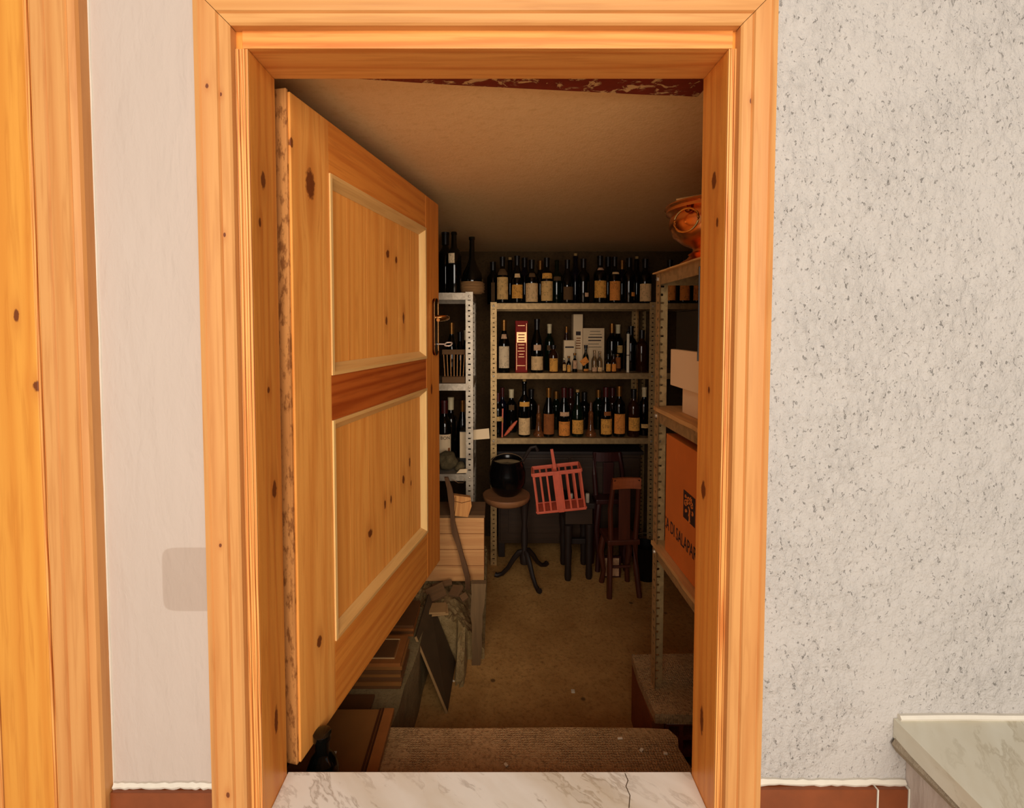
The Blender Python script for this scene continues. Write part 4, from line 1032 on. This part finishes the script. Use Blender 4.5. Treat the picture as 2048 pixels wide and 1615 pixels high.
obj('pot_body', MB().lathe([(.0001, 0), (.055, .001), (.08, .025), (.098, .07), (.10, .12), (.085, .18), (.088, .19), (.082, .192), (.078, .18), (.0001, .176)], seg=28), M['blackgloss'], o)
obj('bail', MB().tube([(.088 * math.cos(a_ * math.pi / 14), -.02 - .03 * math.sin(a_ * math.pi / 14), .175 + .062 * math.sin(a_ * math.pi / 14)) for a_ in range(15)], .0018, 6), M['wire'], o)
obj('spout_handle', MB().tube([(.07, -.02, .17), (.10, -.03, .225), (.125, -.03, .262), (.150, -.03, .268), (.162, -.03, .245)], [.009, .009, .009, .009, .009], 8), M['blackwood'], o)
# dark bench
zb = at(1150, 1004, 2.6).z
o = thing('dark_stool', 'blackened wooden stool with thick turned legs in cellar centre', 'stool', (.465, 2.69, ZF))
hb_ = zb - ZF
obj('seat', MB().box(-.085, .085, -.11, .11, hb_ - .03, hb_, .004), M['blackwood'], o)
obj('apron', MB().box(-.075, .075, -.10, .09, hb_ - .12, hb_ - .0305, .002), M['cabinet'], o)
for lx, ly in ((-.06, -.12), (.06, -.10), (-.06, .09), (.06, .09)):
    obj('leg', MB().lathe([(.0001, 0), (.016, 0), (.019, .02), (.017, .07), (.022, .16), (.018, .2), (.024, .26), (.024, hb_ - .1205), (.0001, hb_ - .1205)], (lx, ly * .85, 0), seg=12), M['blackwood'], o)
obj('stretcher', MB().box(-.055, .055, -.012, .012, .16, .19, .003), M['blackwood'], o)
for i, px in enumerate((1142, 1175)):
    o = thing('white_stub', 'short white candle stub on the dark stool, ' + ('left of the pair', 'right of the pair')[i], 'candle', (at(px, 1000, 2.6).x, 2.6, zb + .0004), group='candle stubs on the dark stool')
    obj('wax', MB().lathe([(.0001, 0), (.0105, 0), (.011, .045), (.009, .05), (.0001, .049)], seg=12), M['canister'], o)
    obj('wick', MB().tube([(0, 0, .049), (.001, 0, .057)], .0008, 5), M['black'], o)
# cabinet under the bottle rack
o = thing('low_cabinet', 'dark low cabinet on short feet under the bottle rack', 'cabinet', (.45, 2.95, ZF))
hc = at(1000, 905, 2.8).z - ZF
obj('body', MB().box(-.43, .43, -.11, .13, .09, hc - .021, .003), M['cabinet'], o)
obj('top', MB().box(-.445, .445, -.125, .14, hc - .02, hc, .003), M['blackwood'], o)
for k in range(2):
    d_o = obj('door', MB().box(-.42 + k * .425, -.005 + k * .425, -.124, -.1105, .11, hc - .04, .003), M['cabinet'], o)
    obj('door_panel', MB().box(-.37 + k * .425, -.055 + k * .425, -.128, -.1245, .16, hc - .09, .002), M['cabinet'], d_o)
    obj('knob', MB().lathe([(.0001, -.018), (.009, -.014), (.01, -.009), (.004, -.004), (.004, 0)], (-.03 + k * .06, -.1242, hc * .55), 10, axis='Y'), M['brass_hi'], d_o)
for x in (-.41, -.02, .20, .41): obj('foot', MB().box(x - .02, x + .02, -.10, -.06, 0, .0895, .004), M['blackwood'], o)
# chairs
def chair(label, loc, rz, seat_h, back_h, wd, dp, m, mseat, group=None, mrail=None):
    o = thing('wooden_chair', label, 'chair', loc, rz, group)
    hw_, hd = wd / 2, dp / 2
    obj('seat', MB().box(-hw_, hw_, -hd, hd, seat_h - .028, seat_h, .006), mseat, o)
    for s in (-1, 1):
        obj('leg', MB().tube([(s * (hw_ - .02), -hd + .02, seat_h - .0285), (s * (hw_ - .005), -hd + .012, seat_h * .6), (s * (hw_ - .02), -hd + .02, seat_h * .25), (s * (hw_ - .012), -hd + .008, 0.0)], [.016, .018, .013, .015], 8), m, o)
        obj('leg', MB().tube([(s * (hw_ - .02), hd - .02, seat_h - .0285), (s * (hw_ - .015), hd - .02, seat_h * .5), (s * (hw_ - .005), hd + .01, 0)], [.016, .015, .014], 8), m, o)
        obj('back_post', MB().tube([(s * (hw_ - .02), hd - .018, seat_h + .0005), (s * (hw_ - .012), hd - .01, (seat_h + back_h) / 2), (s * (hw_ - .02), hd + .02, back_h)], [.014, .013, .012], 8), m, o)
    mb = MB(); k_ = 8
    pts = [(-hw_ + .012 + (wd - .024) * i / k_, hd + .016 - .012 * math.sin(math.pi * i / k_)) for i in range(k_ + 1)]
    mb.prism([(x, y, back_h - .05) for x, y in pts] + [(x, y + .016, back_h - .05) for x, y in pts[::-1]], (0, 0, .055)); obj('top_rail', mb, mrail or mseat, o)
    obj('back_splat', MB().box(-.03, .03, hd - .012, hd + .0, seat_h + .001, back_h - .0505, .002), m, o)
    obj('stretcher', MB().tube([(-hw_ + .02, 0, seat_h * .4), (hw_ - .02, 0, seat_h * .4)], .008, 8), m, o)
    return o
zs = at(1250, 955, 2.42).z
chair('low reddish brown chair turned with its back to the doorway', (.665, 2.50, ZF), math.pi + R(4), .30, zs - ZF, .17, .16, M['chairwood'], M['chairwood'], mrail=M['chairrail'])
chair('dark red chair standing behind the low brown chair', (.67, 2.725, ZF), R(3), .42, at(1240, 900, 2.85).z - ZF, .19, .10, M['darkred'], M['darkred'])
# red slatted bottle carrier
o = thing('bottle_carrier', 'red slatted wooden bottle carrier with tall handle, tilted', 'carrier')
ctr = at(1113, 988, 2.45)
o.location = (ctr.x + .03, 2.50, zb + .012); o.rotation_euler = (0, R(-7.5), R(-4))
W2, D2, H2 = .128, .065, .215
for y in (-D2, D2):
    obj('rail', MB().box(-W2, W2, y - .005, y + .005, H2 - .02, H2, .002), M['redwood'], o)
    obj('rail', MB().box(-W2, W2, y - .005, y + .005, 0, .012, .002), M['redwood'], o)
    for k in range(8):
        x = -W2 + .006 + (2 * W2 - .012) * k / 7
        obj('slat', MB().box(x - .005, x + .005, y - .004, y + .004, .0125, H2 - .0205, .0015), M['redwood'], o)
for x in (-W2, W2):
    obj('end_rail', MB().box(x - .005, x + .005, -D2 + .0055, D2 - .0055, H2 - .018, H2 - .002, .002), M['redwood'], o)
    obj('end_rail', MB().box(x - .005, x + .005, -D2 + .0055, D2 - .0055, .001, .011, .002), M['redwood'], o)
obj('floor_board', MB().box(-W2 + .006, W2 - .006, -D2 + .006, D2 - .006, .002, .008), M['redwood'], o)
obj('divider', MB().box(-.014, .014, -D2 - .0095, -D2 - .0055, .0, H2, .001), M['redwood'], o)
obj('handle', MB().prism([(-.010, -.004, .009), (.012, -.004, .009), (-.002, -.004, H2 + .10), (-.017, -.004, H2 + .10)], (0, .008, 0)), M['redwood'], o)
# dark boot shape on the floor and small framed board under the chair
o = thing('framed_board', 'small pale framed board propped on floor behind the low chair', 'board', (at(1228, 1118, 2.55).x, 2.62, ZF))
obj('board_face', MB().box(-.045, .045, -.004, .004, .006, .11), M['pinkish'], o)
mb = MB(); mb.box(-.055, .055, -.007, .007, 0, .0058); mb.box(-.055, .055, -.007, .007, .1105, .12); mb.box(-.055, -.0455, -.007, .007, .0059, .1104); mb.box(.0455, .055, -.007, .007, .0059, .1104); obj('frame', mb, M['darkred'], o)
o = thing('black_bucket', 'black bucket on the floor beside the right rack', 'bucket', (.845, 2.62, ZF))
obj('pail', MB().lathe([(.0001, .002), (.062, .002), (.074, .18), (.078, .185), (.072, .186), (.059, .012), (.0001, .012)], seg=22), M['black'], o)
obj('bail', MB().tube([(.077 * math.cos(a_ * math.pi / 12), .03 * math.sin(a_ * math.pi / 12), .178 + .06 * math.sin(a_ * math.pi / 12)) for a_ in range(13)], .002, 6), M['wire'], o)

# ------------------------------------------------------------------ on the right rack
pc = at(1418, 520, 1.33)
pz = R1 + .0047
o = thing('copper_urn', 'polished copper urn with ring handle on the right rack', 'urn', (.617, 1.36, pz)); URN = o; o.scale = (1, 1, .9)
prf = [(.0001, 0), (.088, 0), (.086, .012), (.068, .024), (.060, .034), (.064, .038), (.052, .046), (.050, .054), (.055, .060), (.078, .072), (.104, .095), (.116, .125), (.116, .145), (.112, .160), (.118, .166), (.126, .170), (.124, .180), (.130, .186), (.126, .192), (.116, .194), (.108, .186), (.10, .14), (.0001, .12)]
obj('urn_body', MB().lathe(prf, seg=40), M['copper'], o)
adir = Vector((-.80, -.60, 0)).normalized(); sdir = Vector((-adir.y, adir.x, 0))
b0 = adir * .121 + Vector((0, 0, .158))
mb = MB(); bmesh.ops.create_icosphere(mb.bm, subdivisions=2, radius=.011, matrix=Matrix.Translation(b0)); mb.smooth = True
hd_ = obj('handle_boss', mb, M['copper_dark'], o)
rc = b0 + adir * .010 + Vector((0, 0, -.034))
obj('ring_handle', MB().tube([rc + sdir * (.035 * math.cos(a_ * math.pi / 14)) + Vector((0, 0, .035 * math.sin(a_ * math.pi / 14))) + adir * (.006 * (1 - math.sin(a_ * math.pi / 14)) * .5) for a_ in range(28)], .0032, 8, True), M['brass_hi'], hd_)
b1 = -adir * .121 + Vector((0, 0, .158)); rc = b1 - adir * .01 + Vector((0, 0, -.034))
mb = MB(); bmesh.ops.create_icosphere(mb.bm, subdivisions=2, radius=.011, matrix=Matrix.Translation(b1)); mb.smooth = True
hd2 = obj('handle_boss', mb, M['copper_dark'], o)
obj('ring_handle', MB().tube([rc + sdir * (.035 * math.cos(a_ * math.pi / 14)) + Vector((0, 0, .035 * math.sin(a_ * math.pi / 14))) for a_ in range(28)], .0032, 8, True), M['brass_hi'], hd2)
for i, (d0, d1) in enumerate((((-.115, -.03, .1785), (-.02, -.10, .1785)), ((-.045, -.105, .1835), (.04, .02, .180)))):
    oo = obj('wood_slip', MB().tube([d0, ((d0[0] + d1[0]) / 2, (d0[1] + d1[1]) / 2, (d0[2] + d1[2]) / 2 + (.002, 0)[i]), d1], (.0028, .007)[i], 6), M[('linen', 'shelfwood')[i]], None, o.location); tag(oo, ('thin pale slip lying across the copper urn rim', 'short rolled paper lying in the copper urn')[i], ('slip', 'paper roll')[i])
# white lidded carton, black carton on top
zb2 = R2 + .0125
o = thing('lidded_carton', 'cream carton with overhanging lid on the right rack', 'box', (.69, 1.30, zb2))
xb = .553; lidb = at(1345, 768, 1.45).z - zb2; lidt = at(1345, 697, 1.45).z - zb2
obj('box_body', MB().box(xb - .69, .15, -.28, .095, 0, lidt - .006, .002), M['whitebox'], o)
obj('box_lid', MB().box(xb - .69 - .022, .158, -.30, .135, lidb, lidt, .003), M['whitebox'], o)
o = thing('black_carton', 'black carton on top of the cream lidded carton', 'box', (.69, 1.28, zb2 + lidt + .0005))
bt = at(1345, 624, 1.45).z - (zb2 + lidt)
obj('carton_body', MB().box(-.145, .14, -.27, .15, 0, bt, .002), M['blackbox'], o)
obj('carton_flap', MB().box(-.148, .142, -.272, .152, bt + .0002, bt + .003, .001), M['blackbox'], o)
# cardboard box with emblem and lettering
zb3 = R3 + .0125
o = thing('cardboard_box', 'orange brown cardboard wine box with black emblem on right rack', 'box', (.70, 1.24, zb3))
X_ = .528 - .70; y1_ = 1.452 - 1.24; y0_ = 1.03 - 1.24
hk = at(1334, 866, 1.45).z - zb3
obj('box_body', MB().box(X_, .16, y0_, y1_, 0, hk, .002), M['card'], o)
def face_pt(px, py, dx_=0):   # point on the left face of the box
    k = (X_ + .70) ; d = at(px, py, 1.0); s_ = k / d.x; return Vector((X_ - dx_, s_ - 1.24, d.z * s_ - zb3))
A_, B_, C_, D_ = face_pt(1368, 976), face_pt(1391, 1000), face_pt(1390, 1056), face_pt(1367, 1032)
yA = (A_.y + D_.y) / 2; yB = (B_.y + C_.y) / 2; zt_ = (A_.z + B_.z) / 2; zb_ = (C_.z + D_.z) / 2
em = obj('emblem', MB().box(X_ - .0012, X_ - .0002, yB, yA, zb_, zt_), M['inkpaper'], o)
mb = MB(); wy = yA - yB; wz = zt_ - zb_
def ep(u, v_): return Vector((X_ - .0016, yA - wy * u, zb_ + wz * v_))
def spiral(cu, cv, r0, turns, a0, sg):
    return [ep(cu + r0 * (1 - .8 * i / 14) * math.cos(a0 + sg * turns * 2 * math.pi * i / 14), cv + r0 * (1 - .8 * i / 14) * math.sin(a0 + sg * turns * 2 * math.pi * i / 14)) for i in range(15)]
rr_ = wy * .028
mb.tube([ep(.62, .04), ep(.56, .25), ep(.6, .42), ep(.5, .55)], [rr_ * 1.8, rr_ * 1.4, rr_ * 1.2, rr_], 5)
for a_ in ((.25, .58, .16, 1.2, 0, 1), (.75, .66, .14, 1.2, math.pi, -1), (.45, .78, .13, 1.1, -1.2, 1), (.26, .30, .08, 1, 0, 1), (.82, .40, .08, 1, 2, -1), (.7, .86, .08, 1, 2, 1), (.22, .84, .07, 1, 0, -1)): mb.tube(spiral(*a_), rr_ * .8, 5)
obj('emblem_tree', mb, M['card'], em)
s0 = face_pt(1352, 1064); s1 = face_pt(1393, 1112)
tm = text_mesh('DUCA DI SALAPARUTA', .05, .0003)
hgt = .036
xs = [v_.co.x for v_ in tm.vertices]; total = max(xs)
tm2 = text_mesh('DUCA DI ', .05, .0003); pre = max(v_.co.x for v_ in tm2.vertices) + .016
# scale so that SALAPAR spans the face up to the jamb
tm3 = text_mesh('SALAPAR', .05, .0003); span = max(v_.co.x for v_ in tm3.vertices)
sc_ = (s0.y - s1.y) / span
ztext = (s0.z + s1.z) / 2 - .018
for v_ in tm.vertices:
    u, vv_ = v_.co.x, v_.co.y
    v_.co = Vector((X_ - .0008 - v_.co.z, s0.y - (u - pre) * sc_, ztext + vv_ * 1.05))
keep = y1_ - .003
bm_ = bmesh.new(); bm_.from_mesh(tm); bmesh.ops.delete(bm_, geom=[v_ for v_ in bm_.verts if v_.co.y > keep or v_.co.y < y0_ + .002], context='VERTS'); bm_.to_mesh(tm); bm_.free()
tm.materials.append(M['inkpaper']); obj('lettering', tm, None, o)
# white canister under the shelf
o = thing('canister', 'white plastic canister half hidden under the right rack', 'canister', (.62, 1.16, ZF))
obj('canister_body', MB().lathe([(.0001, 0), (.10, 0), (.11, .02), (.112, .42), (.10, .48), (.06, .52), (.04, .535), (.0001, .535)], seg=24), M['canister'], o)
obj('cap', MB().lathe([(.0001, .5355), (.045, .5355), (.045, .575), (.0001, .577)], seg=18), M['canister'], o)
# crumbs
for i, (px, py, z_) in enumerate(((907, 1362, ZF), (1240, 1477, -1.07), (1283, 1500, -1.07), (1146, 1383, ZF), (1012, 1530, -1.07), (1331, 1507, -1.07))):
    d = at(px, py, 1.0); k = z_ / d.z
    o = obj('paint_chip', MB().box(-.005, .005, -.0035, .0035, 0, .003, .001), M['chip'], None, (d.x * k, k, z_ + .0003), (0, 0, R(-35 + 40 * i)))
    tag(o, ('white chip on the floor right of the leaning board', 'longest white chip on the right of the step', 'white chip near the right jamb on the step', 'pale lump in the middle of the cellar floor', 'white chip at the front edge of the step', 'white chip close to the broken step corner')[i], 'paint chip', 'white chips on floor and step')
    if i == 1: o.scale = (1.3, .7, 1)
    if i == 3: o.scale = (1.6, 2.0, 1.6)
d = at(670, 1505, 1.0); k = -1.0555 / d.z
o = obj('paint_chip', MB().box(-.004, .004, -.003, .003, 0, .003, .001), M['chip'], None, (d.x * k, k, -1.0557)); tag(o, 'white chip lying on the large tan panel', 'paint chip', 'white chips on floor and step')
